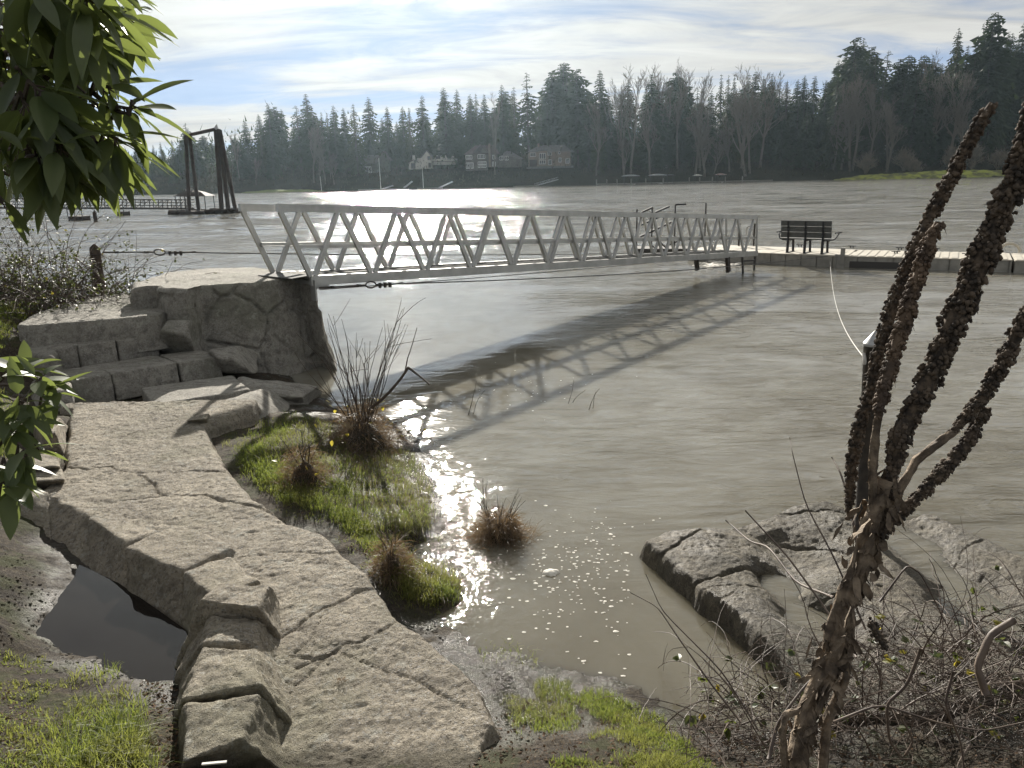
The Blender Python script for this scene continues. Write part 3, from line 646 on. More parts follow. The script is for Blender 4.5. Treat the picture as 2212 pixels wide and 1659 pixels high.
rimrock([(400, 1236), (462, 1290)], [(380, 1380), (420, 1425)], (.06, .08), .05, 35, 'narrow rock beside a deep crack above the right end of the puddle', back=.30, **kw)
# curb of four tilted blocks running towards the viewer
CURB = 'sloping rock curb between the path and the muddy grass'
def curb(tp, bp, zt, zb, seed, label, rnd=.13, amp=.024):
    tag(rb('curb_rock', M_ROCK, [P(x, y, z) for (x, y), z in zip(tp, zt)], [P(x, y, zb) for x, y in bp], n=26, rnd=rnd, amp=amp, fr=4.5, seed=seed), label, 'curb rock', CURB)
curb([(432, 1296), (556, 1312), (584, 1262), (474, 1262)], [(375, 1450), (640, 1425), (615, 1330), (440, 1330)], (.60, .60, .60, .60), .15, 41, 'topmost curb rock, cut square with a flat sunlit top above the puddle', .08)
curb([(428, 1392), (548, 1396), (566, 1334), (452, 1326)], [(372, 1490), (655, 1500), (630, 1370), (400, 1390)], (.50, .49, .52, .54), .15, 42, 'second curb rock from the top, with a rounded shoulder', .26, .03)
curb([(398, 1512), (560, 1478), (552, 1404), (440, 1398)], [(375, 1560), (660, 1600), (640, 1460), (390, 1450)], (.52, .55, .54, .535), .18, 43, 'third curb rock from the top, with a pitted top and an overhanging lip', .10, .03)
curb([(392, 1648), (524, 1594), (560, 1494), (400, 1524)], [(385, 1700), (640, 1690), (625, 1560), (385, 1560)], (.49, .53, .545, .52), .22, 44, 'curb rock nearest the viewer, with a smooth tilted top', .11, .026)

# ================================================================== ROCK SHELF IN THE COVE
def shelf(name, px, z, cracks, label, st=.016, wob=.035, fn=None, edge=.045):
    pl = np.array([P(x, y, z) for x, y in px]); cw = [(np.array([P(x, y, z) for x, y in c]), w) for c, w in cracks]
    m = heightfield(pl[:, 0].min()-.15, pl[:, 0].max()+.15, pl[:, 1].min()-.15, pl[:, 1].max()+.15, st, fn or (lambda x, y: z+0*x), pl, lambda x, y: -.35+0*x, edge, cw, .014, wob, .03, .03, .012)
    tag(m.build(name, M_WETROCK, None, True), label, 'rock shelf', 'flat rocks in the cove')
def dips(z, holes):
    hs = [(P(x, y, z), r, dd) for x, y, r, dd in holes]
    def f(x, y):
        t = z+0*x
        for p, r, dd in hs: t = t-dd*np.exp(-(((x-p[0])**2+(y-p[1])**2)/r**2)**2)
        return t
    return f
_cx = lambda x, y: P(x, y, .12)
_pool = [(1715, 1196, .26, .17), (1690, 1245, .17, .16), (1660, 1222, .12, .12), (1745, 1300, .18, .17), (1800, 1330, .16, .16), (2090, 1290, .22, .14)]
_chan = np.array([_cx(1905, 1110), _cx(1960, 1150), _cx(2040, 1215), _cx(2120, 1262), _cx(2240, 1330)])
def shelf_top(x, y):
    z = .10+.06*sstep(_cx(1660, 1200)[0], _cx(1520, 1200)[0], x)+.045*np.exp(-((x-_cx(1790, 1092)[0])**2+(y-_cx(1790, 1092)[1])**2)/.10)
    q = np.stack([x, y, 0*x], -1); z = z+.03*fbm(q*1.5+3, 3)
    for a_, b_, r, dd in _pool: p = _cx(a_, b_); z = z-dd*np.exp(-((((x-p[0])**2+((y-p[1])*.8)**2)/r**2)*(1+.5*fbm(q*4, 2)))**1.3)*.72
    d = line_d(x, y, _chan)*(1+.35*fbm(q*3+8, 2)); return z-.13*np.exp(-(d/.24)**2)
shelf('rock_shelf', [(1368, 1165), (1440, 1140), (1560, 1128), (1640, 1108), (1700, 1082), (1780, 1074), (1850, 1088), (1930, 1092), (2010, 1086), (2100, 1120), (2260, 1205), (2330, 1420), (2050, 1540), (1760, 1530), (1690, 1440), (1560, 1320), (1505, 1284), (1478, 1256), (1392, 1188)], .145,
      [([(1437, 1200), (1452, 1180), (1500, 1155), (1540, 1135)], 1.5), ([(1490, 1262), (1560, 1240), (1640, 1216), (1670, 1205)], 1.9), ([(1440, 1190), (1520, 1185), (1600, 1175)], .5), ([(1500, 1280), (1600, 1262), (1660, 1258)], .9), ([(1540, 1305), (1580, 1285)], 1.0), ([(1660, 1105), (1740, 1098), (1850, 1100), (1900, 1112)], 1.2), ([(1690, 1150), (1760, 1160), (1830, 1185)], 1.6), ([(2050, 1205), (2090, 1160), (2130, 1145)], .9), ([(1720, 1276), (1800, 1272), (1900, 1250)], .7), ([(1850, 1440), (1900, 1360), (2000, 1340)], .8), ([(2212, 1300), (2180, 1330), (2190, 1380)], 1.0)],
      'broad flat cracked rock shelf with shallow brown pools at the right of the cove', st=.014, fn=shelf_top, edge=.075)

# ================================================================== GANGWAY
ZG1 = 0.55
A0 = P(676, 602, ZP-0.02); A1 = P(1634, 545, ZG1)
ax = A1-A0; LG = np.linalg.norm(ax); ax /= LG
up = np.array([0, 0, 1.0]); acr = np.cross(up, ax); acr /= np.linalg.norm(acr)      # towards the far side
acr = acr if acr[1] > 0 else -acr
B0 = P(592, 579, ZP); GWID = 1.0
NB = 13; pnl = LG/13.75; RH = 1.06
gw = thing('gangway', 'long silver aluminium truss gangway sloping from the rock platform down to the floating dock', 'gangway', tuple(A0))
upg = np.cross(ax, acr); upg = upg if upg[2] > 0 else -upg
for k, off in enumerate((np.zeros(3), acr*GWID)):
    a = A0+off; b = A1+off
    ta = a-ax*pnl*0.44+up*RH; tb = b-ax*0.10+up*RH
    m = MB(); m.bar(a-ax*0.05-up*0.03, b+ax*.05-up*0.03, .06, .15); pbuild(m, 'bottom_chord', M_ALU, gw)
    m = MB(); m.bar(ta, tb, .075, .115); pbuild(m, 'handrail', M_ALU, gw)
    m = MB(); s_in = -.052 if k else .052
    m.bar(a-ax*pnl*.20+up*RH*.47+acr*s_in, b-ax*.02+up*RH*.42+acr*s_in, .035, .05); m.bar(a-ax*pnl*.20+up*(RH*.47-.035)+acr*s_in, b-ax*.02+up*(RH*.42-.035)+acr*s_in, .05, .012); pbuild(m, 'mid_rail', M_ALU, gw)
    top = lambda i: a+ax*(pnl*(i-0.5))+up*(RH-.055)
    for i in range(NB+1):
        bn = a+ax*pnl*i+up*.04
        s = 0.045
        t1 = top(i)+ax*s; b1 = bn-ax*s
        if i == 0: t1 = ta+ax*.05-up*.05
        m = MB().bar(t1, b1, .05, .075, ax); pbuild(m, 'truss_diagonal', M_ALU, gw)
        m = MB().bar(bn+ax*s, top(i+1)-ax*s, .05, .075, ax); pbuild(m, 'truss_diagonal', M_ALU, gw)
    m = MB().bar(b+ax*.0+up*.04, b-ax*.10+up*(RH-.05), .05, .05, ax); pbuild(m, 'end_post', M_ALU, gw)
    m = MB().bar(a-ax*.02-up*.11, a+ax*.28-up*.11, .05, .10); m.bar(a-up*.02, a-up*.34, .12, .03, ax); pbuild(m, 'end_bracket', M_ALU, gw)
    m = MB()
    leg = b-ax*2.0-up*.1; m.bar(leg, leg-up*.42+ax*.1, .09, .14, ax); pbuild(m, 'leg', M_STEEL, gw)
m = MB()
n = int(LG/.30)
m.bar(A0+acr*GWID/2+up*.0, A1+acr*GWID/2+up*.0, GWID-.06, .03)
for i in range(n): m.bar(A0+ax*(i+.5)*LG/n+up*.028, A0+acr*GWID+ax*(i+.5)*LG/n+up*.028, .02, .016)
pbuild(m, 'deck', M_GRATE, gw)
m = MB()
for i in range(NB+1): m.bar(A0+ax*pnl*i-up*.06, A0+acr*GWID+ax*pnl*i-up*.06, .05, .06)
for i in range(NB): m.bar(A0+ax*pnl*i-up*.06, A0+acr*GWID+ax*pnl*(i+1)-up*.06, .04, .03)
pbuild(m, 'cross_member', M_ALU, gw)
m = MB(); m.bar(A0-ax*.75+up*.015, A0-ax*.02+up*.035, GWID*.5, .02); m2 = MB()
m2.add([A0-ax*.62-acr*0+up*.02, A0-ax*.62+acr*GWID+up*.02, A0+acr*GWID+up*.05, A0+up*.05], [(0, 1, 2, 3)])
hb = MB(); hb.bar(A0+acr*GWID*.5-ax*.35+up*.012, A0+acr*GWID*.5+up*.045, GWID*.9, .012); pbuild(hb, 'hinged_plate', M_GRATE, gw)

# ================================================================== FLOATING DOCK
ZD = 0.36
def dpt(x, y): return P(x, y, ZD)
n0 = dpt(1640, 545.5); n1 = dpt(1814, 552.5); dd = n1-n0; dd /= np.linalg.norm(dd)
nrm = np.array([-dd[1], dd[0], 0]); nrm = nrm if nrm[1] > 0 else -nrm
q0 = dpt(1814, 552.5); q1 = dpt(2212, 562.0); qd = q1-q0; qd /= np.linalg.norm(qd); qn = np.array([-qd[1], qd[0], 0]); qn = qn if qn[1] > 0 else -qn
WD = 2.3
def dock(name, a, b, w, d, nn, label, ribs, mod=0.5):
    L = np.linalg.norm(b-a); o = thing(name, label, 'floating dock', tuple(a), 'sections of the floating dock')
    m = MB(); m.prism([a+nn*.04, b+nn*.04, b+nn*(w-.04), a+nn*(w-.04)], -.12, ZD-.035)
    for i in range(int(L/mod)+1):
        c, e = a+d*(i*mod+.015), a+d*min((i+1)*mod-.015, L)
        if (e-c) @ d > .05: m.prism([c, e, e+nn*.03, c+nn*.03], -.12, ZD-.03)
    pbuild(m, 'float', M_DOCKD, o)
    m = MB(); m.prism([a-nn*.02, b-nn*.02, b+nn*(w+.02), a+nn*(w+.02)], ZD-.027, ZD); 
    if ribs:
        for i in range(int(L/.25)): m.bar(a+d*(i*.25+.12)+up*.008+nn*.05, a+d*(i*.25+.12)+up*.008+nn*(w-.05), .17, .012)
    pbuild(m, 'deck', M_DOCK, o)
    if not ribs:
        m = MB()
        for i in range(1, int(L/1.5)): m.bar(a+d*i*1.5+up*.003, a+d*i*1.5+up*.003+nn*w, .02, .006)
        m.bar(a+nn*w*.5+up*.003, b+nn*w*.5+up*.003, .02, .005)
        pbuild(m, 'joint', M_DOCKD, o)
    return o
d1 = dock('floating_dock', n0-dd*2.6, n1, WD, dd, nrm, 'smooth beige floating dock section carrying the grey bench at the gangway end', False)
d2 = dock('floating_dock', q0+qd*.03, q0+qd*4.6, WD-.15, qd, qn, 'ribbed beige floating dock section with a painted notch beside the corner', True)
d3 = dock('floating_dock', q0+qd*4.66-qn*.1, q0+qd*11, WD, qd, qn, 'ribbed floating dock section reaching the right edge of the picture', True)
m = MB(); m.bar(q0+qd*.03-nrm*.02, q0+qd*.15-nrm*.02, .16, .5); m.box(n1-up*.2, (.22, .22, .46), 0); pbuild(m, 'corner_post', M_DOCKD, d1)
m = MB(); m.prism([q0+qd*.3-qn*.015, q0+qd*2.0-qn*.015, q0+qd*2.0+qn*.1, q0+qd*.3+qn*.1], -.02, ZD-.16); pbuild(m, 'notch_shade', M_FLOATSHADE, d2)  # dark block on the dock face stands in for the shade of a recess
def cleat(root, p, d):
    m = MB(); m.bar(p-d*.13+up*.075, p+d*.13+up*.075, .03, .025); m.bar(p-d*.04, p-d*.04+up*.075, .025, .03, d); m.bar(p+d*.04, p+d*.04+up*.075, .025, .03, d); pbuild(m, 'cleat', M_BLACK, root)
for x, y, rt in ((1935, 548, d2), (2088, 553, d2), (1728, 533.5, d1), (1840, 536, d2), (1944, 540, d2), (2020, 541, d2)): cleat(rt, dpt(x, y), qd)
m = MB(); c = dpt(2180, 545)
for k in range(13):
    t = math.pi*k/12; m.box(c+qd*.28*math.cos(t)+up*(.26*math.sin(t)), (.07, .12, .05), 0)
m2 = MB(); m2.tube([c+qd*.28*math.cos(math.pi*k/14)+up*.27*math.sin(math.pi*k/14) for k in range(15)], .05, 6); pbuild(m2, 'roller_arch', M_DOCK, d3)

# bench with its back to the shore
bw = 1.62; bL = dpt(1690, 546.5)+nrm*.18; bc = bL+dd*bw/2-dd*.15
bn = thing('bench', 'grey slatted bench with black legs standing alone on the dock, back to the shore', 'bench', tuple(bc))
bn_l = lambda s, n_, z: bc+dd*s+nrm*n_+up*z
for i in range(3):
    z0 = .50+i*.185
    m = MB(); m.bar(bn_l(-bw/2, .02-.03*i, z0+.085), bn_l(bw/2, .02-.03*i, z0+.085), .045, .172); pbuild(m, 'back_slat', M_BENCH, bn)
for i in range(4):
    m = MB(); m.bar(bn_l(-bw/2, .14+.11*i, .45), bn_l(bw/2, .14+.11*i, .45), .10, .035); pbuild(m, 'seat_slat', M_BENCH, bn)
for s in (-.56, 0.0, .56):
    m = MB()
    m.bar(bn_l(s, -.075, 1.03), bn_l(s, .0, .42), .06, .04, nrm); m.bar(bn_l(s, .0, .45), bn_l(s, -.03, 0), .07, .06, nrm)
    m.bar(bn_l(s, .0, .41), bn_l(s, .5, .41), .05, .05); m.bar(bn_l(s, .46, .42), bn_l(s, .5, 0), .06, .06, nrm); m.bar(bn_l(s, -.08, .012), bn_l(s, .55, .012), .07, .02)
    pbuild(m, 'leg', M_BLACK, bn)
for s in (-1, 1):
    e = bw/2
    m = MB(); m.tube([bn_l(s*.56, -.02, .42), bn_l(s*(e-.06), .0, .42), bn_l(s*(e+.07), .1, .46), bn_l(s*(e+.14), .2, .58), bn_l(s*(e+.14), .3, .66), bn_l(s*(e+.16), .46, .66)], .022, 6)
    m.tube([bn_l(s*(e+.13), -.02, .66), bn_l(s*(e+.14), .2, .665), bn_l(s*(e+.16), .46, .67)], .02, 6); pbuild(m, 'arm', M_BLACK, bn)

# kayak launch with hand rails at the far side of the dock
kc = Pd(1420, 520, 30.0)
kl = thing('kayak_launch', 'low kayak launch with dark slanted hand rails behind the gangway end', 'launch', (kc[0], kc[1], 0))
m = MB(); fl = [P(1370, 543, .12), P(1500, 543, .12), P(1500, 537, .12), P(1375, 537, .12)]; m.prism(fl, -.15, .22); pbuild(m, 'float', M_FLOATSHADE, kl)
def kp(x, y): return Pd(x, y, 29.6)
for x, y in ((1376, 452), (1409, 449), (1459, 442), (1525, 438)):
    t = kp(x, y); b = t.copy(); b[2] = .1; m = MB().bar(t, b, .05, .05, (0, 1, 0)); pbuild(m, 'post', M_GALV, kl)
for a, b in (((1386, 459), (1410, 448)), ((1416, 459), (1446, 446)), ((1380, 488), (1440, 462)), ((1382, 512), (1450, 480)), ((1459, 442), (1482, 441)), ((1446, 528), (1466, 520))):
    m = MB().bar(kp(*a), kp(*b), .06, .06); pbuild(m, 'rail', M_BLACK, kl)
for cx in (1400, 1425):
    m = MB(); m.tube([kp(cx, 510), kp(cx+2, 524), kp(cx+10, 532), kp(cx+18, 538), kp(cx+24, 541)], .03, 5); pbuild(m, 'guide', M_GALV, kl)
# ladder rails on the far edge of the dock
lad = thing('dock_ladder', 'curved silver ladder rails on the far edge of the dock beyond the gangway end', 'ladder', tuple(dpt(1600, 531)))
for x0 in (1588, 1620):
    b = dpt(x0+5, 531); m = MB()
    pts = [b+up*z+dd*s for z, s in ((0, 0), (.55, 0), (.66, -.05), (.70, -.14), (.66, -.22), (.55, -.25), (.3, -.25))]
    m.tube(pts, .025, 6); pbuild(m, 'rail', M_ALU, lad)
    m = MB(); m.bar(b+dd*.05, b+dd*.05+up*.8, .05, .05, dd); pbuild(m, 'post', M_STEEL, lad)
# frame below the gangway end
fr = thing('support_frame', 'grey metal support frame in the water under the far end of the gangway', 'frame', tuple(P(1590, 570, 0)))
m = MB(); f0 = A1-ax*1.0-up*.12; m.bar(f0, f0-up*.5+acr*-.05, .05, .05, ax); m.bar(f0+ax*.9, f0+ax*.9-up*.5, .05, .05, ax); m.bar(f0-up*.12, f0+ax*.9-up*.12, .04, .05); pbuild(m, 'brace', M_GALV, fr)

# ================================================================== MOORING CABLES, POST, PILE, ROPE
def sag(a, b, s, n=24):
    t = np.linspace(0, 1, n)[:, None]; p = a*(1-t)+b*t; p[:, 2] -= s*4*(t*(1-t))[:, 0]; return p
def mooring(name, a, b, label, sg):
    o = thing(name, label, 'cable', tuple(a)); d = b-a; d /= np.linalg.norm(d); s = np.cross(d, up); s /= np.linalg.norm(s)
    m = MB().tube([a, a+d*.22], .016, 6); m.tube([a+d*.22+s*.018, a+d*.72+s*.018], .011, 5); m.tube([a+d*.22-s*.018, a+d*.72-s*.018], .011, 5); m.tube([a+d*.72, a+d*.85], .014, 6); m.bar(a+d*.2, a+d*.25, .07, .04); m.bar(a+d*.70, a+d*.75, .07, .04); pbuild(m, 'turnbuckle', M_STEEL, o)
    m = MB(); c = a+d*.96; u = np.cross(s, d)
    m.tube([c+d*.10*math.cos(t)+u*.05*math.sin(t) for t in np.linspace(0, 2*math.pi, 17)], .013, 5); pbuild(m, 'thimble_eye', M_STEEL, o)
    for q in (1.14, 1.24, 1.34):
        m = MB().box(a+d*q-up*.02, (.03, .05, .085), math.atan2(d[1], d[0])); pbuild(m, 'cable_clamp', M_STEEL, o)
    m = MB().tube(sag(a+d*1.06, b, sg), .011, 5); m.tube([a+d*1.06-up*.03, a+d*1.4-up*.02, a+d*1.62+up*.01], .009, 5); pbuild(m, 'wire', M_GALV, o)
    return o
PB = P(219, 638, 1.10); pdist = PB[1]
PT = Pd(203, 527, pdist-.25)
post = thing('mooring_post', 'weathered wooden mooring post with a pointed top leaning over the brambles', 'post', tuple(PB))
m = MB(); ddp = (PT-PB); k = []
for t, r in ((-.15, .092), (0, .09), (.3, .088), (.6, .086), (.86, .084), (.93, .078), (1.0, .012)): k.append((PB+ddp*t, r))
m.tube([q for q, _ in k], [r for _, r in k], 12); pbuild(m, 'shaft', M_WOOD, post, True)
m = MB(); m.tube([PB+ddp*.80+np.array([.09*math.cos(t), .09*math.sin(t), 0]) for t in np.linspace(0, 2*math.pi, 14)], .012, 5); pbuild(m, 'iron_band', M_STEEL, post)
ca = Pd(222, 545, pdist-.2); mooring('mooring_cable', ca, np.array(dpt(1500, 545)+nrm*1.5-up*.05), 'rusty cable with turnbuckle stretched from the wooden post across the water', .10)
cb = P(694, 623, 1.16); cb = Pd(690, 622, A0[1]-.05); mooring('mooring_cable', cb, np.array(n1-dd*.35-nrm*.06-up*.02), 'wire cable with turnbuckle running from the rock platform under the gangway to the dock', .12)
c2 = MB().tube(sag(A0+ax*.4-up*.22+acr*.4, n0-dd*1.0-up*.1, .05), .008, 4); tag(c2.build('wire', M_GALV), 'thin wire hanging just beneath the gangway deck', 'cable')
# steel pile with cone cap in the cove
pb = P(1866, 1172, 0); pt_ = Pd(1888, 745, pb[1]); 
pile = thing('mooring_pile', 'slim dark steel mooring pile with a shiny cone cap behind the dead stalks', 'pile', tuple(pb))
rp = 21*pb[1]/FPX*1.02
m = MB().tube([pb-up*.6-(pt_-pb)*.2, pb+(pt_-pb)*.5, pt_], rp, 20); pbuild(m, 'shaft', M_STEEL, pile, True)
m = MB().tube([pt_-up*.005, pt_+up*.01, pt_+up*.015, pt_+up*.11], [rp*1.06, rp*1.08, rp*1.05, .004], 24); pbuild(m, 'cone_cap', M_CAP, pile, False)
ra = pt_+np.array([-rp*1.02, -.01, -.09]); rbp = P(1793, 561, .2); 
tag(MB().tube(sag(ra, rbp, .42, 40), .0045, 6).tube([ra+np.array([0, 0, .03]), ra+np.array([.0, -.02, -.02]), ra+np.array([.01, -.01, -.05])], .014, 6).build('mooring_rope', M_ROPE), 'white rope drooping from the cone capped pile to the dock corner', 'rope')

# ================================================================== PILE FRAME, SHELTER AND FAR WALKWAY ON THE LEFT
DF = P(440, 462, 0)[1]
def fp(x, y): return Pd(x, y, DF)
hf = thing('pile_frame', 'tall dark frame of five timber piles joined by a slanting beam, standing in the river', 'pile frame', (fp(450, 462)[0], DF, 0))
for (x, y), (x2, y2), r in (((401, 294), (409, 452), .20), ((409, 293), (429, 452), .20), ((466, 278), (480, 466), .26), ((472, 279), (495, 466), .24), ((475, 281), (511, 466), .22)):
    a = fp(x, y); b = fp(x2, y2); e = b-a; m = MB().tube([a, b+e*.08], [r*.92, r], 9); pbuild(m, 'pile', M_PILE, hf, True)
m = MB().tube([fp(398, 294), fp(470, 278)], .18, 8); pbuild(m, 'cross_beam', M_PILE, hf, True)
m = MB().tube([fp(467, 280), fp(467, 277), fp(468, 268)], [.24, .24, .01], 10); pbuild(m, 'pile_cap', M_CAP, hf)
raft = thing('raft', 'low raft of grey logs moored at the foot of the pile frame', 'raft', (fp(445, 462)[0], DF, 0))
m = MB()
for k in range(26):
    x = 376+k*5.6+random.uniform(-3, 3); a = fp(x, 462)+np.array([0, random.uniform(-.5, 2.5), 0]); a[2] = random.uniform(.1, .4); L = random.uniform(.6, 2.2)
    m.tube([a-np.array([L*.5, 0, 0]), a+np.array([L*.5, random.uniform(-.3, .3), random.uniform(-.08, .1)])], random.uniform(.12, .22), 6)
m.box(fp(412, 462)*[1, 1, 0]+np.array([0, 1.2, .12]), (4.6, 3.2, .4)); m.box(fp(490, 462)*[1, 1, 0]+np.array([0, 1.0, .18]), (2.6, 2.2, .35)); pbuild(m, 'log_float', M_PILE, raft)
shl = thing('boat_shelter', 'open shelter with a pale hipped metal roof on thin posts standing on the raft', 'shelter', (fp(411, 455)[0], DF+1.2, .3))
rc = fp(411, 424); zr = rc[2]; cx = rc[0]; cy = DF+1.2
m = MB(); e = 1.75; f = 1.5
m.add([(cx-e, cy-f, zr), (cx+e, cy-f, zr), (cx+e, cy+f, zr), (cx-e, cy+f, zr), (cx-e*.55, cy-.6, zr+.42), (cx+e*.55, cy-.6, zr+.42), (cx+e*.55, cy+.6, zr+.42), (cx-e*.55, cy+.6, zr+.42), (cx-.3, cy, zr+.62), (cx+.3, cy, zr+.62)],
      [(0, 1, 5, 4), (1, 2, 6, 5), (2, 3, 7, 6), (3, 0, 4, 7), (4, 5, 9, 8), (6, 7, 8, 9), (3, 2, 1, 0)], [(5, 6, 9), (7, 4, 8)]); pbuild(m, 'roof', M_PILE, shl)
m = MB().box((cx-.5, cy, zr+.66), (.7, .5, .25)); pbuild(m, 'roof_vent', M_CAP, shl)
for sx, sy in ((-1, -1), (1, -1), (-1, 1), (1, 1), (-.35, -1), (-1, 0)):
    m = MB().bar((cx+sx*e*.9, cy+sy*f*.9, .3), (cx+sx*e*.9, cy+sy*f*.9, zr+.02), .07, .07, (1, 0, 0)); pbuild(m, 'post', M_GALV, shl)
fw = thing('walkway', 'long pale trussed walkway crossing the water on the far left behind the leaves', 'walkway', (fp(0, 450)[0], DF+2, 0))
yw = DF+2.0
def wp(x, y): return Pd(x, y, yw)
for side in (0, 1.3):
    s = np.array([0, side, 0]); m = MB(); m.bar(wp(-120, 428)+s, wp(410, 432)+s, .08, .09); pbuild(m, 'top_rail', M_GALV, fw)
    m = MB(); m.bar(wp(-120, 449)+s, wp(410, 451)+s, .1, .16); pbuild(m, 'bottom_chord', M_GALV, fw)
    m = MB()
    for j in (.33, .66): m.bar(wp(-120, 428+21*j)+s, wp(410, 432+19*j)+s, .04, .04)
    pbuild(m, 'mid_rail', M_GALV, fw)
    m = MB()
    xs_ = np.linspace(-120, 410, 28)
    for i in range(27):
        x0, x1 = xs_[i], xs_[i+1]; g = lambda x, t: wp(x, 428+4*(x+120)/530+t*20)+s
        m.bar(g(x0, 0), g(x0, 1), .07, .07, (1, 0, 0)); m.bar(g(x0, i % 2), g(x1, 1-i % 2), .05, .05)
    pbuild(m, 'truss', M_GALV, fw)
for x0, x1, y0, yb, lab in ((148, 179, 466, 477, 'dark small float with a low rail seen under the hanging leaves'), (252, 268, 458, 466, 'small dark float just right of the hanging leaves')):
    a = P(x0, yb, 0); b = P(x1, yb, 0); ff = thing('swim_float', lab, 'float', tuple((a+b)/2))
    m = MB().prism([a, b, b+[0, 1.5, 0], a+[0, 1.5, 0]], -.1, .42); pbuild(m, 'hull', M_PILE, ff)
    m = MB()
    for q in (a, b, (a+b)/2): m.bar(q+up*.4, q+up*1.1, .06, .06, (1, 0, 0))
    m.bar(a+up*1.05, b+up*1.05, .05, .05); pbuild(m, 'rail', M_GALV, ff)
a = P(207, 479, 0); m = MB().tube([a-up*.3, a+up*.75, a+up*.8, a+up*1.05], [.17, .17, .16, .02], 9); tag(m.build('marker_pile', M_PILE), 'short dark pile with a pointed cap between the two small floats', 'pile')

# ================================================================== FAR BANK
def bank_d(x):
    """distance of the far waterline at sideways position x (metres)"""
    return 318+0.00055*np.minimum(x, 0)**2+np.where(x > 70, -0.16*(x-70), 0)
def bank_z(x, y):
    o = y-bank_d(x); r = np.clip((x+40)/200, 0, 1)
    return np.interp(o, [-12, -2, 0, 5, 12, 28, 60, 130, 220], [-2, -.3, .15, 2.2, 4.0, 7, 11, 15, 16])+np.clip(o-20, 0, 90)*.10*r
bx = np.linspace(-420, 420, 170); bo = np.array([-12, -5, -2, 0, 1, 3, 6, 10, 16, 24, 34, 50, 75, 110, 160, 220, 320])
BX, BO = np.meshgrid(bx, bo); BY = bank_d(BX)+BO; BZ = bank_z(BX, BY)
BZ = BZ+np.where(BO > 0, 0.7*fbm(np.stack([BX, BY, BX*0], -1)*.09, 3), 0.25*fbm(np.stack([BX, BY, BX*0], -1)*.2, 3))
tag(MB().grid(np.stack([BX, BY, BZ], -1)).build('far_bank', M_BANKG, smooth=True), 'dark wooded far bank of the river', kind='structure')

def conifer(seed, h=1.0, spread=.19, base=.12, dens=1.0, droop=.35, open_=0.0, flat=0.0, topw=0.0):
    """unit height tree: trunk mesh, crown mesh"""
    g = np.random.default_rng(seed); tr = MB(); tr.tube([(0, 0, 0), (0.004, 0, .4), (0, .003, .8), (0, 0, .99)], [.014, .011, .006, .001], 6)
    cr_ = MB(); nl = int(46*dens); V = []; T = []
    for i in range(nl):
        t = (i+g.uniform(-.3, .3))/nl; z = base+(1-base)*t
        prof = (1-t)**(.8 if not flat else .5)*spread*(1-.45*max(0, (.22-t)/.22))+.012+topw*(t > .55)*(1-t)
        nb = int(g.integers(5, 9)); a0 = g.uniform(0, 6.28)
        for b in range(nb):
            if g.random() < open_: continue
            a = a0+b*6.283/nb+g.uniform(-.35, .35); L = prof*g.uniform(.55, 1.25)*(1.35 if g.random() < .08 else 1)
            dx, dy = math.cos(a), math.sin(a); zz = z+g.uniform(-.008, .008)
            ndv = 3; last = np.array([0, 0, zz]); 
            lift = g.uniform(.05, .3)*(t if t > .5 else .1)
            for s_ in range(1, ndv+1):
                f = s_/ndv; p = np.array([dx*L*f, dy*L*f, zz+lift*L*f-droop*L*f*f])
                wv = L*g.uniform(.20, .34)*(1.15-.75*f); o = np.array([-dy, dx, 0])*wv
                hang = np.array([0, 0, -L*g.uniform(.10, .30)])
                n = len(V); V += [last, p+o*.9+hang*.5, p-o*.9+hang*.5, p+np.array([dx, dy, 0])*L*.14+hang*.35, (last+p)/2+hang*1.2+o*g.uniform(-.5, .5)]
                T += [(n, n+1, n+3), (n, n+3, n+2), (n, n+4, n+3)]
                last = p
    cr_.add(np.array(V), T=T); return tr, cr_
def bare_tree(seed, lev=5, wide=.5, stem=.35):
    g = np.random.default_rng(seed); tr = MB(); tw = MB()
    def grow(p, d, L, r, k):
        n = 4 if k > 2 else 3; pts = [p]; q = p.copy(); dd_ = d.copy()
        for i in range(n):
            dd_ = dd_+g.normal(0, .10+.04*(lev-k), 3)*.6; dd_[2] += .05; dd_ /= np.linalg.norm(dd_); q = q+dd_*L/n; pts.append(q)
        rr = np.linspace(r, r*.62, n+1); (tr if k >= lev-1 else tw).tube(pts, rr, 5 if k >= lev-1 else 3, cap=False)
        if k == 0: return
        nb = int(g.integers(3, 5)) if k < lev else int(g.integers(5, 8))
        for b in range(nb):
            f = g.uniform(.45, 1.0) if b else 1.0; i = min(int(f*n), n-1); s = pts[i]+(pts[i+1]-pts[i])*(f*n-i)
            o = g.normal(0, 1, 3); o -= dd_*(o @ dd_); o /= np.linalg.norm(o); e = dd_+o*g.uniform(.35, .9)*wide*1.5; e[2] += .18; e /= np.linalg.norm(e)
            grow(s, e, L*g.uniform(.45, .72)*(1 if k < lev else .8), max(r*.52, .0011), k-1)
    grow(np.zeros(3), np.array([0, 0, 1.0]), stem, .012, lev)
    for m in (tr, tw):
        if m.V:
            pass
    zt = max(v[:, 2].max() for v in tr.V+tw.V)
    for m in (tr, tw): m.V = [v/zt for v in m.V]
    return tr, tw
def proto(kind, name, cat, tr, cr_, m1, m2):
    return (name, cat, tr.mesh(name+'_trunk', m1), cr_.mesh(name+'_crown', m2))
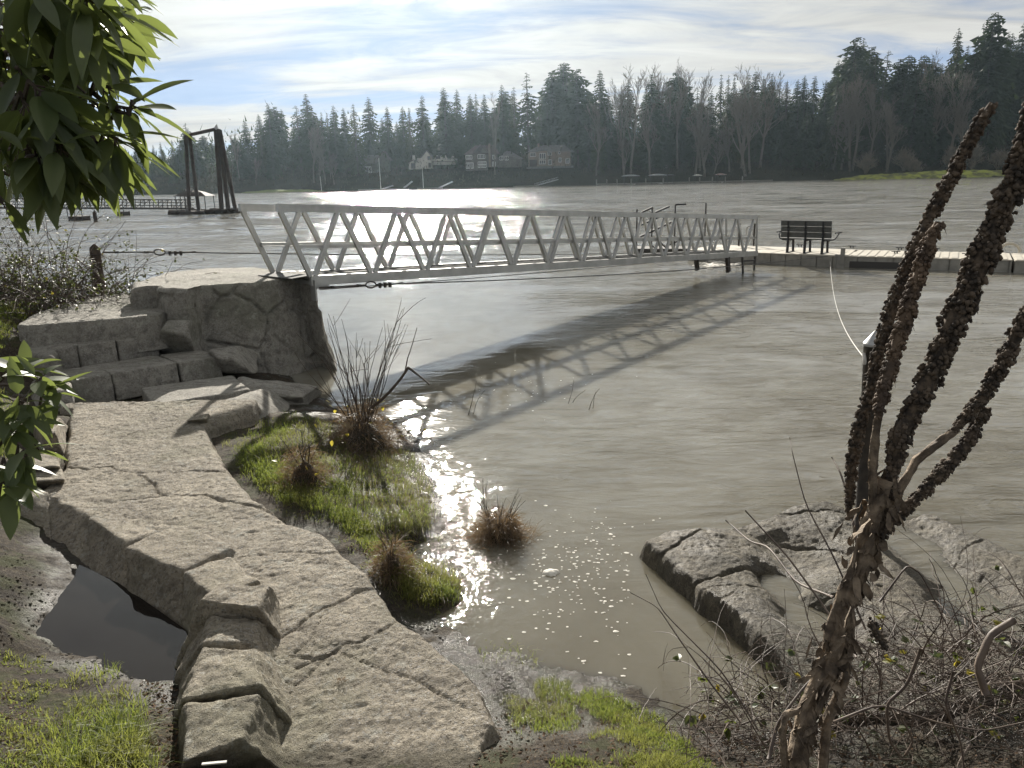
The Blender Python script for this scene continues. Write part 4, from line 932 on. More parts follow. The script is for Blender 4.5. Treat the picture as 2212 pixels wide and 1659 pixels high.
PR = {
 'fir': [proto('fir', 'fir_tree', 'conifer', *conifer(s, spread=.18, base=.07, dens=1.25, droop=.35), M_BARK, M_FIR) for s in (1, 2, 3)],
 'slim': [proto('slim', 'fir_tree', 'conifer', *conifer(s, spread=.125, base=.04, droop=.5, dens=1.1), M_BARK, M_CEDAR) for s in (4, 5)],
 'open': [proto('open', 'fir_tree', 'conifer', *conifer(s, spread=.18, base=.25, droop=.3, open_=.38, dens=.8), M_BARK, M_FIR) for s in (6, 7)],
 'broad': [proto('broad', 'pine_tree', 'conifer', *conifer(s, spread=.20, base=.22, droop=.22, open_=.12, flat=1, dens=1.0, topw=.12), M_BARK, M_FIR) for s in (8, 9)],
 'bare': [proto('bare', 'bare_tree', 'bare tree', *bare_tree(s, 5, .42, .42), M_BARE, M_BARE) for s in (11, 12, 13, 14)],
}
TREES = 0
def tree(kind, x, ytop, dist, wid=1.0, label=None, group=None):
    """tree whose tip is seen at (x, ytop), rooted on the far bank dist metres behind the waterline"""
    global TREES
    name, cat, mt, mc = random.choice(PR[kind])
    xw = ray(x, ytop)[0]/ray(x, ytop)[1]; y = 318.0+dist
    for _ in range(4): y = float(bank_d(np.array(xw*y)))+dist
    tip = Pd(x, ytop, y); zb = float(bank_z(np.array(tip[0]), np.array(y)))-.3
    h = max(4.0, tip[2]-zb)
    o = bpy.data.objects.new(name, None); COL.objects.link(o); o.location = (tip[0], y, zb); o.rotation_euler = (random.uniform(-.02, .02), random.uniform(-.02, .02), random.uniform(0, 6.28))
    wf = h*wid*(32/max(h, 20))**.35; o.scale = (wf, wf, h)
    for nm, me in (('trunk', mt), ('crown', mc)):
        c = bpy.data.objects.new(nm, me); COL.objects.link(c); c.parent = o
    tag(o, label, cat, group); TREES += 1
    return o
SKY = [(369, 301, 'slim', 1), (399, 264, 'open', .9), (330, 312, 'slim', 1), (345, 306, 'slim', 1), (438, 292, 'broad', 1), (505, 276, 'bare', .8), (529, 260, 'fir', 1), (560, 246, 'fir', 1), (578, 221, 'fir', 1), (592, 229, 'broad', .9), (606, 235, 'fir', .9), (640, 226, 'open', 1), (662, 201, 'fir', 1.2), (693, 240, 'slim', 1), (704, 242, 'slim', 1), (718, 226, 'fir', .9), (740, 232, 'fir', .9), (764, 222, 'slim', 1.2), (795, 208, 'fir', 1.1), (834, 229, 'fir', .9), (868, 229, 'fir', .9), (883, 231, 'slim', 1), (910, 205, 'fir', 1.1), (960, 187, 'fir', 1.3), (984, 192, 'fir', .9), (1015, 202, 'fir', 1), (1029, 200, 'slim', 1), (1044, 202, 'fir', .9), (1064, 195, 'bare', .8), (1085, 181, 'fir', 1), (1109, 185, 'slim', 1),
       (1140, 154, 'open', 1.1), (1173, 187, 'fir', .9), (1193, 153, 'broad', .9), (1219, 135, 'broad', 1.25), (1249, 147, 'broad', .9), (1297, 150, 'fir', 1.1), (1316, 200, 'fir', 1.2), (1344, 200, 'fir', 1), (1366, 136, 'bare', 1.1), (1350, 160, 'bare', .8), (1394, 192, 'fir', 1), (1411, 133, 'bare', .9), (1445, 139, 'bare', 1), (1470, 125, 'bare', 1), (1473, 164, 'fir', 1), (1425, 190, 'fir', 1), (1520, 147, 'bare', 1), (1535, 195, 'fir', 1), (1562, 157, 'slim', .8), (1574, 160, 'slim', .8), (1589, 157, 'slim', .8), (1613, 133, 'bare', 1.1), (1654, 138, 'bare', 1.1), (1667, 157, 'fir', .8), (1683, 173, 'slim', 1), (1704, 173, 'slim', 1.3), (1725, 170, 'fir', 1), (1741, 162, 'fir', 1), (1762, 162, 'fir', 1), (1785, 172, 'fir', 1),
       (1808, 128, 'fir', 1), (1824, 122, 'fir', .9), (1850, 78, 'broad', 1), (1866, 80, 'fir', 1), (1885, 99, 'broad', .9), (1917, 106, 'open', .9), (1944, 125, 'broad', .8), (1962, 118, 'broad', .9), (1992, 118, 'broad', .8), (2023, 102, 'bare', .8), (2035, 135, 'fir', 1), (2072, 58, 'fir', .9), (2095, 96, 'fir', .9), (2112, 99, 'fir', .9), (2128, 45, 'open', .8), (2154, 26, 'broad', .9), (2179, 67, 'fir', .9), (2208, 45, 'fir', .9), (2250, 30, 'fir', 1), (290, 318, 'fir', 1), (260, 322, 'fir', 1), (230, 330, 'fir', 1), (190, 330, 'fir', 1)]
def skyline(x):
    s = sorted(SKY); return float(np.interp(x, [q[0] for q in s], [q[1] for q in s]))
NICE = {662: 'tall fir rising above its neighbours left of the middle of the far bank', 1219: 'broad crowned conifer highest above the brown house across the river', 1297: 'lone pointed fir standing just right of the broad crowned conifers', 399: 'slender ragged pine seen beside the left leg of the pile frame', 1140: 'tall open branched fir above the timbered house', 2154: 'tallest ragged conifer at the far right behind the tall seed stalk', 1850: 'big dense conifer crown at the left end of the dark right hand wood', 960: 'wide dark fir above the white house', 2072: 'narrow pointed fir left of the tallest ragged conifer',
        1366: 'wide bare tree, leftmost of the leafless crowns on the skyline', 1470: 'tall bare tree with a fir showing behind it on the skyline', 505: 'small bare tree just right of the pile frame', 2023: 'pale bare tree in a gap of the dark right hand wood'}
for x, yt, k, wdt in SKY:
    lab = NICE.get(x); grp = None
    if not lab:
        lab, grp = (('bare leafless tree reaching above the far treeline', 'bare trees on the far skyline') if k == 'bare' else ('dark conifer whose tip makes part of the far treeline', 'conifers along the far skyline'))
    tree(k, x, yt, random.uniform(22, 55) if k != 'bare' else random.uniform(10, 22), wdt, lab, grp)
gt = np.random.default_rng(31)
for i in range(185):
    x = gt.uniform(230, 2230); d = gt.uniform(12, 75); yt = skyline(x)+gt.uniform(8, 75)+max(0, 30-d)*1.0
    if 760 < x < 1245 and d < 34: d += 30
    tree(str(gt.choice(['fir', 'slim', 'broad', 'fir', 'open'])), x, yt, d, gt.uniform(.8, 1.15), 'dark conifer standing within the wood below the far treeline', 'conifers inside the far wood')
for i in range(46):
    x = gt.uniform(480, 2100); yt = skyline(x)+gt.uniform(45, 120)
    if 765 < x < 1245: continue
    tree('bare', x, yt, gt.uniform(5, 14), gt.uniform(.9, 1.5), 'grey leafless tree growing low on the far bank', 'bare trees low on the far bank')
# tangle of leafless shrubs and undergrowth filling the slope
def scrub(n, seed, xr, orr, hr, name, m_, lab, wid=1.0):
    g = np.random.default_rng(seed); x = g.uniform(*xr, n); o = orr[0]+(orr[1]-orr[0])*g.random(n)**1.3; y = bank_d(x)+o; z = bank_z(x, y)
    cl = .35+.9*np.clip(fbm(np.stack([x*.07, y*.07, x*0], -1), 3)+.4, 0, 1.2)
    hgt = g.uniform(*hr, n)*cl*np.clip((x+210)/90, .35, 1); zz = z+hgt*g.random(n)**.8
    c = np.stack([x, y, zz], -1); a = g.uniform(0, 6.283, n); s = g.uniform(.25, .8, n)*wid
    d = np.stack([np.cos(a)*.5, np.sin(a)*.5, g.uniform(.3, 1.3, n)], -1); sd = np.stack([-np.sin(a), np.cos(a), g.normal(0, .3, n)], -1)
    V = np.stack([c-sd*s[:, None]*.25, c+sd*s[:, None]*.25, c+d*s[:, None]*1.5], 1).reshape(-1, 3)
    tag(MB().add(V, T=np.arange(3*n).reshape(-1, 3)).build(name, m_), lab, kind='stuff')
scrub(26000, 5, (-330, 260), (0, 70), (2, 9), 'undergrowth', M_SCRUB, 'brown leafless undergrowth covering the far bank')
scrub(16000, 6, (-330, 260), (22, 110), (6, 24), 'evergreen_understorey', M_FIR, 'dark evergreen growth filling the wood behind', 2.6)
# grassy spit and lawn on the far shore
def fbp(x, o):
    """far bank point seen in column x, o metres behind the waterline"""
    k = ray(x, 400); k = k[0]/k[1]; y = 318.0+o
    for _ in range(4): y = float(bank_d(np.array(k*y)))+o
    return np.array([k*y, y, float(bank_z(np.array(k*y), np.array(y)))])
def spit(name, xa, xb, o0, o1, zmax, m_, lab, seed, n=90, rows=16):
    X = np.linspace(xa, xb, n); G = []
    for j in range(rows):
        t = j/(rows-1)
        row = [fbp(x, o0+(o1-o0)*t) for x in X]; row = np.array(row)
        e = np.sin(np.linspace(0, math.pi, n))**.5; row[:, 2] = -.4+e*(zmax+.4)*math.sin(math.pi*min(1, t*1.2+.02))**.7+(e > .2)*zmax*.25*fbm(row*np.array([.5, .5, 0])+seed, 3)
        G.append(row)
    tag(MB().grid(np.array(G)).build(name, m_, None, False), lab, kind='structure')
spit('mossy_shore', 1795, 2330, -14, 6, 2.4, M_MOSS, 'low mossy rocky spit on the far right shore', 3)
spit('shore_lawn', 510, 705, -6, 6, .9, M_LAWN, 'sunlit strip of lawn at the water on the far left shore', 8)
M_BRUSH = simple('pale_brush', (0.24, 0.20, 0.15), (0.15, 0.13, 0.10), 0.9, 0, .5)
def bush_far(x, o, h, w, seed, m_, label, group=None, name='bare_shrub'):
    g = np.random.default_rng(seed); p = fbp(x, o); p[2] = max(p[2], .4); b = thing(name, label, 'shrub', tuple(p), group); m = MB()
    for k in range(110):
        a = g.uniform(0, 6.28); sp = g.uniform(.1, 1)*w*.5; t = p+np.array([math.cos(a)*sp, math.sin(a)*sp, h*g.uniform(.5, 1)*(1-.4*(sp/(w*.5))**2)]); mdl = p+(t-p)*np.array([.35, .35, .6])
        m.tube([p+np.array([math.cos(a)*.2, math.sin(a)*.2, 0]), mdl, t], [.13, .09, .05], 3, cap=False)
        for q in range(5):
            f = g.uniform(.4, .95); s = mdl+(t-mdl)*f; m.tube([s, s+g.normal(0, .35, 3)*h*.25+[0, 0, h*.08]], [.07, .04], 3, cap=False)
    pbuild(m, 'branches', m_, b)
for i, (x, o, h, w) in enumerate(((1868, 4, 8, 9), (1950, 6, 8.5, 11), (1972, 2, 6, 7), (2050, 5, 9, 9), (2095, 6, 10, 10), (2150, 5, 7.5, 9), (2200, 4, 7, 9))):
    bush_far(x, o, h, w, 60+i, M_BRUSH, 'twiggy leafless shrub on the mossy far right shore', 'shrubs on the mossy spit')

# ------------------------------------------------------------------ houses
M_WHITE = simple('cream_stucco', (0.62, 0.59, 0.52), (0.5, 0.48, 0.43), 0.85, 0, .5)
M_TAN = simple('tan_brick', (0.24, 0.19, 0.155), (0.19, 0.155, 0.13), 0.9, 0, .6)
M_TIMB = simple('dark_shingle_wall', (0.15, 0.14, 0.125), (0.11, 0.105, 0.095), 0.9, 0, .6)
M_GREENW = simple('mossy_wall', (0.13, 0.135, 0.11), (0.10, 0.105, 0.09), 0.9, 0, .6)
M_ROOF = simple('grey_roof', (0.15, 0.145, 0.14), (0.11, 0.105, 0.10), 0.7, 0, 1.0)
M_ROOFB = simple('brown_roof', (0.10, 0.08, 0.065), (0.075, 0.06, 0.05), 0.85, 0, 1.0)
M_GLASS = simple('house_glass', (0.05, 0.055, 0.06), None, 0.08)
M_TRIM = simple('white_trim', (0.68, 0.66, 0.60), None, 0.7)
class House:
    def __init__(s, name, label, x, o, rz=0.0):
        s.p = fbp(x, o); s.sc = s.p[1]/FPX; s.o = thing(name, label, 'house', tuple(s.p)); s.x = x; s.d = s.p[1]
    def at(s, x, y, back=0.0): q = Pd(x, y, s.d); return q+np.array([0, back, 0])
    def wall(s, x0, x1, y0, y1, depth, m_, back=0.0, name='wall'):
        a = s.at(x0, y0); b = s.at(x1, y1); z1, z0 = max(a[2], b[2]), min(a[2], b[2]); m = MB().prism([(a[0], s.d+back), (b[0], s.d+back), (b[0], s.d+back+depth), (a[0], s.d+back+depth)], z0, z1); pbuild(m, name, m_, s.o)
    def gable(s, x0, xm, x1, ye, yr, depth, m_, back=0.0):
        """roof with the gable end facing the river"""
        a, c, b = s.at(x0, ye), s.at(xm, yr), s.at(x1, ye); m = MB(); D = np.array([0, depth+.6, 0]); o = np.array([0, back-.3, 0]); th = np.array([0, 0, .35])
        m.add([a+o, c+o, b+o, a+o+D, c+o+D, b+o+D, a+o+th, c+o+th, b+o+th, a+o+D+th, c+o+D+th, b+o+D+th], [(6, 7, 10, 9), (7, 8, 11, 10), (0, 3, 4, 1), (1, 4, 5, 2), (0, 1, 7, 6), (1, 2, 8, 7), (3, 9, 10, 4), (4, 10, 11, 5), (0, 6, 9, 3), (2, 5, 11, 8)]); pbuild(m, 'roof', m_, s.o)
    def gwall(s, x0, xm, x1, ye, yr, depth, m_, back=0.0):
        a, c, b = s.at(x0, ye), s.at(xm, yr), s.at(x1, ye); D = np.array([0, depth, 0]); o = np.array([0, back, 0])
        m = MB().add([a+o, b+o, c+o, a+o+D, b+o+D, c+o+D], [(0, 3, 5, 2), (1, 2, 5, 4), (0, 1, 4, 3)], [(0, 2, 1), (3, 4, 5)]); pbuild(m, 'gable_wall', m_, s.o)
    def slope(s, x0, x1, xr0, xr1, ye, yr, depth, m_, back=0.0):
        """roof with eaves facing the river (hipped when the ridge is shorter than the eaves)"""
        a, b, c, d = s.at(x0, ye), s.at(x1, ye), s.at(xr0, yr), s.at(xr1, yr); D = np.array([0, depth, 0]); o = np.array([0, back-.4, 0]); D2 = np.array([0, depth/2, 0]); e = np.array([0, .8, 0])
        m = MB().add([a+o, b+o, c+o+D2, d+o+D2, a+o+D+e, b+o+D+e], [(0, 1, 3, 2), (5, 4, 2, 3), (4, 5, 1, 0)], [(1, 5, 3), (4, 0, 2)]); pbuild(m, 'roof', m_, s.o)
    def win(s, x0, x1, y0, y1, nx=2, ny=1, back=0.0, m_=None):
        a = s.at(x0, y0); b = s.at(x1, y1); y = s.d+back-.06; z1, z0 = a[2], b[2]; f = MB(); w = .16
        xs_ = np.linspace(a[0], b[0], nx+1); zs = np.linspace(z0, z1, ny+1)
        for q in xs_: f.bar((q, y, z0), (q, y, z1), w, .12, (0, 1, 0))
        for q in zs: f.bar((a[0], y-.004, q), (b[0], y-.004, q), .12, w)
        f = pb_(f, 'window', m_ or M_TRIM, s.o)
        g = MB().box(((a[0]+b[0])/2, y+.05, (z0+z1)/2), (b[0]-a[0]-.06, .03, z1-z0-.06)); pb2(g, 'pane', M_GLASS, f, s.o)
    def chim(s, x0, x1, y0, y1, m_, back=3.0, cap=True):
        s.wall(x0, x1, y0, y1, 1.2, m_, back, 'chimney')
def pb_(mb, name, m_, parent): return pbuild(mb, name, m_, parent)
def pb2(mb, name, m_, part, root):
    off = np.array(root.location); m = MB(); m.V = [v-off for v in mb.V]; m.Q = mb.Q; m.T = mb.T; m.n = mb.n; return m.build(name, m_, part)
# z(x, y) of zoom [840,330,1440,480] -> frame:  x/4.167+743.3, y/4.167+292
cv = lambda x: x/4.167+743.3
cz = lambda y: y/4.167+292
h = House('house', 'brown brick house with a pale hipped roof, rightmost of the riverside row', 1190, 22)
h.wall(cv(1660), cv(2040), cz(150), cz(285), 9, M_TAN); h.slope(cv(1640), cv(2075), cz(0)*0+cv(1770), cv(1990), cz(152), cz(84), 10, M_ROOF)
h.wall(cv(1745), cv(1830), cz(140), cz(262), 2, M_TAN, -1.2, 'bay'); h.wall(cv(1738), cv(1836), cz(130), cz(141), 2.6, M_ROOF, -1.5, 'bay_roof'); h.chim(cv(1744), cv(1762), cz(72), cz(135), M_TAN, 3)
h.win(cv(1675), cv(1725), cz(160), cz(192), 3); h.win(cv(1757), cv(1812), cz(165), cz(214), 3, 1, -1.2); h.win(cv(1757), cv(1812), cz(226), cz(258), 3, 1, -1.2); h.win(cv(1833), cv(1868), cz(150), cz(180), 3); h.win(cv(1838), cv(1868), cz(222), cz(265), 2); h.win(cv(1932), cv(1955), cz(205), cz(242), 2); h.win(cv(1995), cv(2028), cz(212), cz(252), 3); h.win(cv(1930), cv(1945), cz(148), cz(168), 1); h.wall(cv(1670), cv(1735), cz(222), cz(284), .1, M_FLOATSHADE, -.05, 'porch_shade')  # last wall is a thin dark sheet painted for the shade of an entrance
h.wall(cv(1640), cv(2060), cz(285), cz(292), 3, M_ROOF, -3, 'terrace'); h.wall(cv(1950), cv(1966), cz(95), cz(105), .2, M_TRIM, 1.2, 'skylight')
h = House('house', 'large dark shingled house with a steep brown roof, left of the brown brick house', 1060, 20)
h.wall(cv(1090), cv(1290), cz(170), cz(315), 9, M_TIMB); h.slope(cv(1075), cv(1300), cv(1180), cv(1300), cz(172), cz(88), 9, M_ROOFB)
h.gwall(cv(1225), cv(1262), cv(1300), cz(160), cz(88), 6, M_TIMB, -.3); h.gable(cv(1290), cv(1225), cv(1160), cz(160), cz(85), 6, M_ROOFB, -.2)
h.wall(cv(1290), cv(1380), cz(165), cz(285), 8, M_TIMB, 1.0); h.slope(cv(1285), cv(1400), cv(1320), cv(1350), cz(165), cz(85), 8, M_ROOFB, 1); h.chim(cv(1297), cv(1322), cz(75), cz(285), M_TAN, -.6)
h.wall(cv(1380), cv(1600), cz(205), cz(285), 8, M_TIMB, 2.5); h.slope(cv(1375), cv(1615), cv(1460), cv(1500), cz(210), cz(138), 9, M_ROOF, 2.5)
h.win(cv(1095), cv(1152), cz(182), cz(215), 5); h.win(cv(1203), cv(1268), cz(174), cz(210), 5); h.win(cv(1098), cv(1165), cz(250), cz(297), 6); h.win(cv(1205), cv(1280), cz(240), cz(290), 7, 2); h.win(cv(1335), cv(1362), cz(180), cz(215), 2, 1, 1.0); h.win(cv(1335), cv(1362), cz(240), cz(278), 3, 1, 1.0); h.win(cv(1400), cv(1430), cz(188), cz(222), 2, 1, 2.5); h.win(cv(1448), cv(1478), cz(188), cz(222), 2, 1, 2.5)
h = House('house', 'cream white house with a pointed gable and small chimney half hidden by trees', 935, 24)
h.wall(cv(690), cv(790), cz(205), cz(300), 8, M_WHITE); h.gwall(cv(695), cv(742), cv(792), cz(205), cz(145), 8, M_WHITE); h.gable(cv(690), cv(742), cv(797), cz(206), cz(142), 8, M_ROOF, .05)
h.wall(cv(580), cv(690), cz(250), cz(305), 7, M_WHITE, .5); h.gwall(cv(578), cv(625), cv(668), cz(252), cz(228), 7, M_WHITE, .4); h.gable(cv(572), cv(625), cv(676), cz(254), cz(226), 7, M_ROOFB, .5); h.wall(cv(650), cv(700), cz(205), cz(250), 6, M_WHITE, 3)
h.wall(cv(790), cv(1010), cz(215), cz(262), 8, M_WHITE, 2); h.slope(cv(780), cv(1020), cv(800), cv(1000), cz(238), cz(212), 9, M_ROOFB, 1.5); h.chim(cv(606), cv(632), cz(180), cz(240), M_WHITE, 3)
for q in (830, 870, 905, 975): h.gwall(cv(q-22), cv(q), cv(q+22), cz(215), cz(178), 4, M_WHITE, 2.4)
h.win(cv(602), cv(640), cz(252), cz(298), 2, 1, .4, M_ROOFB); h.win(cv(752), cv(778), cz(190), cz(222), 2, 1, 0, M_ROOFB); h.win(cv(760), cv(785), cz(250), cz(290), 2, 1, 0, M_ROOFB); h.win(cv(820), cv(862), cz(190), cz(212), 2, 1, 2.3, M_ROOFB)
h = House('house', 'dim mossy green house with a steep roof and tall chimney, leftmost of the riverside row', 805, 26)
h.wall(cv(150), cv(300), cz(250), cz(345), 8, M_GREENW); h.slope(cv(150), cv(310), cv(170), cv(300), cz(255), cz(175), 9, M_GREENW); h.gwall(cv(290), cv(345), cv(400), cz(225), cz(150), 8, M_GREENW, 2); h.gable(cv(285), cv(345), cv(405), cz(227), cz(147), 8, M_ROOFB, 2); h.wall(cv(300), cv(398), cz(225), cz(335), 7, M_GREENW, 2); h.chim(cv(135), cv(160), cz(140), cz(345), M_GREENW, -.5)
h.win(cv(190), cv(245), cz(285), cz(340), 4, 1)
h = House('house', 'long low dark house with pale windows behind the mossy right shore', 1950, 24)
ch = lambda x: x/3.125+1504.2
cy_ = lambda y: y/3.125
h.wall(ch(1270), ch(1510), cy_(975), cy_(1030), 8, M_TIMB); h.slope(ch(1258), ch(1525), ch(1290), ch(1500), cy_(980), cy_(892), 9, M_ROOFB)
for q in (1272, 1320, 1340, 1400, 1440, 1470): h.win(ch(q), ch(q+16), cy_(985), cy_(1005), 1, 1)
h = House('house', 'grey house with two pointed gables glimpsed high among the bare trees', 1580, 40)
h.gwall(ch(175), ch(205), ch(235), cy_(840), cy_(798), 6, M_ROOF); h.gable(ch(170), ch(205), ch(240), cy_(842), cy_(796), 6, M_ROOF); h.gwall(ch(240), ch(268), ch(300), cy_(845), cy_(792), 6, M_ROOF); h.gable(ch(236), ch(268), ch(304), cy_(846), cy_(790), 6, M_ROOF); h.wall(ch(180), ch(300), cy_(838), cy_(900), 6, M_TIMB); h.win(ch(195), ch(215), cy_(855), cy_(880), 2); h.win(ch(255), ch(275), cy_(855), cy_(880), 2)
h = House('house', 'dark house with a single sloping roof edge high among the bare trees', 1662, 42)
h.wall(ch(430), ch(540), cy_(785), cy_(880), 7, M_TIMB); h.gable(ch(465), ch(530), ch(600), cy_(785), cy_(745), 7, M_ROOF); h.win(ch(470), ch(495), cy_(835), cy_(865), 2)

# ------------------------------------------------------------------ far docks and boats
# zoom [1440,400,1900,515] -> frame: x/5.435+1274.1, y/5.435+353.9
fx = lambda x: x/5.435+1274.1
fy = lambda y: y/5.435+353.9
def wl(x): return fbp(x, -7)
def fpt(x, y, o=-7): return Pd(x, y, fbp(x, o)[1])
fd = thing('far_dock', 'long low pale dock lined with white piles along the far shore', 'dock', tuple(wl(1400)))
m = MB()
for x0, x1 in ((1290, 1420), (1420, 1560), (1560, 1668)):
    a, b = wl(x0), wl(x1); a[2] = b[2] = .35; m.bar(a, b, 1.6, .35)
pbuild(m, 'deck', M_DOCKD, fd)
for x in (75, 195, 315, 480, 650, 855, 1160, 1280, 1430, 1580, 1780):
    p = wl(fx(x))+np.array([0, -.9, 0]); m = MB().tube([[p[0], p[1], -.5], [p[0], p[1], 1.9], [p[0], p[1], 2.1]], [.22, .22, .05], 8); pbuild(m, 'pile', M_DOCKD, fd)
def boatlift(x0, x1, ytop, lab, roofm, boat=True):
    a, b = wl(x0), wl(x1); c = (a+b)/2; zt = fpt((x0+x1)/2, ytop)[2]; w = b[0]-a[0]
    o = thing('boat_lift', lab, 'boat lift', (c[0], c[1], 0)); y = c[1]
    m = MB(); ys_ = np.linspace(-1, 1, 7)
    m.grid(np.array([[[c[0]+u*w*.5, y+v, zt-.9*(abs(u)**2)*.4-.25*abs(v/1.6)**2] for u in ys_] for v in (-1.6, -.8, 0, .8, 1.6)])); m.bar((c[0]-w/2, y-1.6, zt-.45), (c[0]+w/2, y-1.6, zt-.45), .08, .25); pbuild(m, 'canopy', roofm, o)
    for u in (-.36, .36):
        for v in (-1.3, 1.3):
            m = MB().bar((c[0]+u*w, y+v, 0), (c[0]+u*w, y+v, zt-.1), .12, .12, (1, 0, 0)); pbuild(m, 'post', M_GALV, o)
    if boat: motorboat(c+np.array([0, 0, .7]), w*.62, 'white motorboat hanging in '+lab.split(' ', 1)[1].split(',')[0])
def motorboat(c, L, lab):
    o = thing('motorboat', lab, 'boat', tuple(c)); m = MB(); xs_ = np.linspace(-.5, .5, 9); G = []
    for t in xs_:
        bw_ = .9*(1-max(0, (t-.1)/.42)**2)**.5 if t < .5 else .05; bw_ = max(bw_, .05); z1 = .75+.25*max(0, t)
        G.append([[c[0]+t*L, c[1]+s*bw_*k, c[2]-.3+z] for s, k, z in ((-1, 1, z1), (-1, .8, .3), (0, 0, 0), (1, .8, .3), (1, 1, z1))])
    m.grid(np.array(G)); m.box(c+np.array([0, 0, .35]), (L*.9, 1.2, .08)); pbuild(m, 'hull', M_TRIM, o)
    m = MB().add([c+np.array(q) for q in ((L*.08, -.7, .45), (L*.08, .7, .45), (-L*.02, .65, 1.1), (-L*.02, -.65, 1.1))], [(0, 1, 2, 3)]); pbuild(m, 'windscreen', M_GLASS, o)
    m = MB().box(c+np.array([-L*.5, 0, .3]), (.4, .45, .9)); pbuild(m, 'outboard', M_BLACK, o)
boatlift(fx(375), fx(575), fy(127), 'boat lift with a pale flat canopy, left of the two largest far lifts', M_CAP)
boatlift(fx(690), fx(890), fy(118), 'boat lift with pale canopy and bright boat, right of the two largest far lifts', M_CAP)
boatlift(fx(890), fx(992), fy(122), 'narrow arched boat lift without a boat beside the largest lifts', M_GALV, False)
boatlift(fx(1210), fx(1305), fy(122), 'small boat lift with a white rail under the bare far trees', M_TRIM)
boatlift(fx(1465), fx(1590), fy(112), 'boat lift with a curved red and white canopy on the far shore', simple('faded_red_canvas', (0.30, 0.10, 0.08), (0.5, 0.45, 0.42), 0.8, 0, .8))
motorboat(wl(fx(240))+np.array([0, -3, .1]), 6.0, 'low white speedboat moored beside the left end of the far dock')
motorboat(wl(fx(30))+np.array([0, -1, .2]), 4.5, 'small boat under a dark cover at the leftmost end of the far dock')
motorboat(wl(fx(2050))+np.array([0, -1, .1]), 7.0, 'flat white boat lying alone near the mossy spit')
# ramps down to private docks
def ramp(x0, y0, x1, y1, lab, hgt=.9):
    a = fpt(x0, y0, -6); b = fpt(x1, y1, -2); o = thing('dock_ramp', lab, 'ramp', (a[0], a[1], 0)); m = MB().bar(a, b, 1.1, .18); pbuild(m, 'deck', M_CAP, o)
    for s in (-.5, .5):
        d = np.array([0, s, 0]); m = MB(); m.bar(a+d+up*hgt, b+d+up*hgt, .07, .08); n = max(3, int(np.linalg.norm(b-a)/1.2))
        for i in range(n):
            p = a+(b-a)*i/n+d; q = a+(b-a)*(i+1)/n+d; m.bar(p, p+up*hgt, .06, .06, (1, 0, 0)); m.bar(p+up*(hgt if i % 2 else 0), q+up*(0 if i % 2 else hgt), .05, .05)
        pbuild(m, 'side_rail', M_CAP, o)
    m = MB().prism([(a[0]-8, a[1]-1), (a[0]+1.5, a[1]-1), (a[0]+1.5, a[1]+1.6), (a[0]-8, a[1]+1.6)], -.2, .4); pbuild(m, 'landing_float', M_DOCKD, o)
ramp(cv(1715), cz(458), cv(1925), cz(400), 'pale trussed ramp slanting down to a float below the brown brick house')
ramp(cv(320), cz(492), cv(440), cz(456), 'bright plank ramp slanting down to the water below the mossy green house', .25)
ramp(cv(850), cz(478), cv(975), cz(420), 'thin pale ramp on the shore below the cream white house', .3)
ramp(cv(545), cz(470), cv(610), cz(418), 'short pale ramp between the mossy green house and the cream house', .3)
for x, y0, y1, lab in ((cv(712), cz(205), cz(432), 'slender white flagpole in front of the cream house'), (697, 381, 440, 'tall thin white pole on the shore left of the mossy green house'), (cv(322), cz(205), cz(330), 'short pale pole beside the mossy green house')):
    p = fpt(x, y1, -1); t = fpt(x-2, y0, -1); m = MB().tube([[p[0], p[1], min(p[2], .3)], [p[0]-.1, p[1], t[2]]], [.13, .07], 6); tag(m.build('flagpole', M_TRIM), lab, 'pole')

# ================================================================== GRASS
def blades(px_poly, n, L, w, seed, lean=.55, patch=0.0, droop=.5, zoff=0.0, thr=0.0, fs=3.0):
    g = np.random.default_rng(seed); q = inside_px(px_poly, n, seed); p = onground(q[:, 0], q[:, 1])
    if patch:
        k = fbm(np.c_[p[:, :2]*fs, np.full(n, seed)], 3) > thr; p = p[k]
    e_ = poly_sd(q[:, 0], q[:, 1], np.asarray(px_poly, float)) if not patch else poly_sd(q[k, 0], q[k, 1], np.asarray(px_poly, float)); kk = g.random(len(p)) < np.clip(.12+e_/26.0+.5*fbm(np.c_[p[:, :2]*8, np.full(len(p), 3.)], 2), 0, 1); p = p[kk]
    n = len(p); l = g.uniform(L[0], L[1], n)*(1+.9*fbm(np.c_[p[:, :2]*6, np.zeros(n)], 3)); a = g.uniform(0, 6.283, n); ln = g.uniform(.1, lean*1.4, n)
    d = np.stack([np.cos(a)*ln, np.sin(a)*ln, np.ones(n)], -1); d /= np.linalg.norm(d, axis=1)[:, None]
    s = np.stack([-np.sin(a), np.cos(a), np.zeros(n)], -1); b = g.uniform(0, 6.283, n); s = s*np.cos(b)[:, None]+np.stack([np.cos(a), np.sin(a), 0*a], -1)*np.sin(b)[:, None]
    ww = g.uniform(w[0], w[1], n)[:, None]; l = l[:, None]; hz = np.stack([np.cos(a), np.sin(a), np.zeros(n)], -1)*ln[:, None]
    p0 = p-[0, 0, .01]; p1 = p+d*l*.5; p2 = p1+(d+hz*droop-np.array([0, 0, 1])*ln[:, None]*droop*.8)*l*.3; p3 = p2+(d*.4+hz*droop*1.6-np.array([0, 0, 1])*ln[:, None]*droop*1.3)*l*.28
    V = np.stack([p0-s*ww, p0+s*ww, p1-s*ww*.85, p1+s*ww*.85, p2-s*ww*.6, p2+s*ww*.6, p3], 1); i = np.arange(n)[:, None]*7
    return V.reshape(-1, 3), np.concatenate([i+[0, 1, 3, 2], i+[2, 3, 5, 4]]), i+[4, 5, 6]
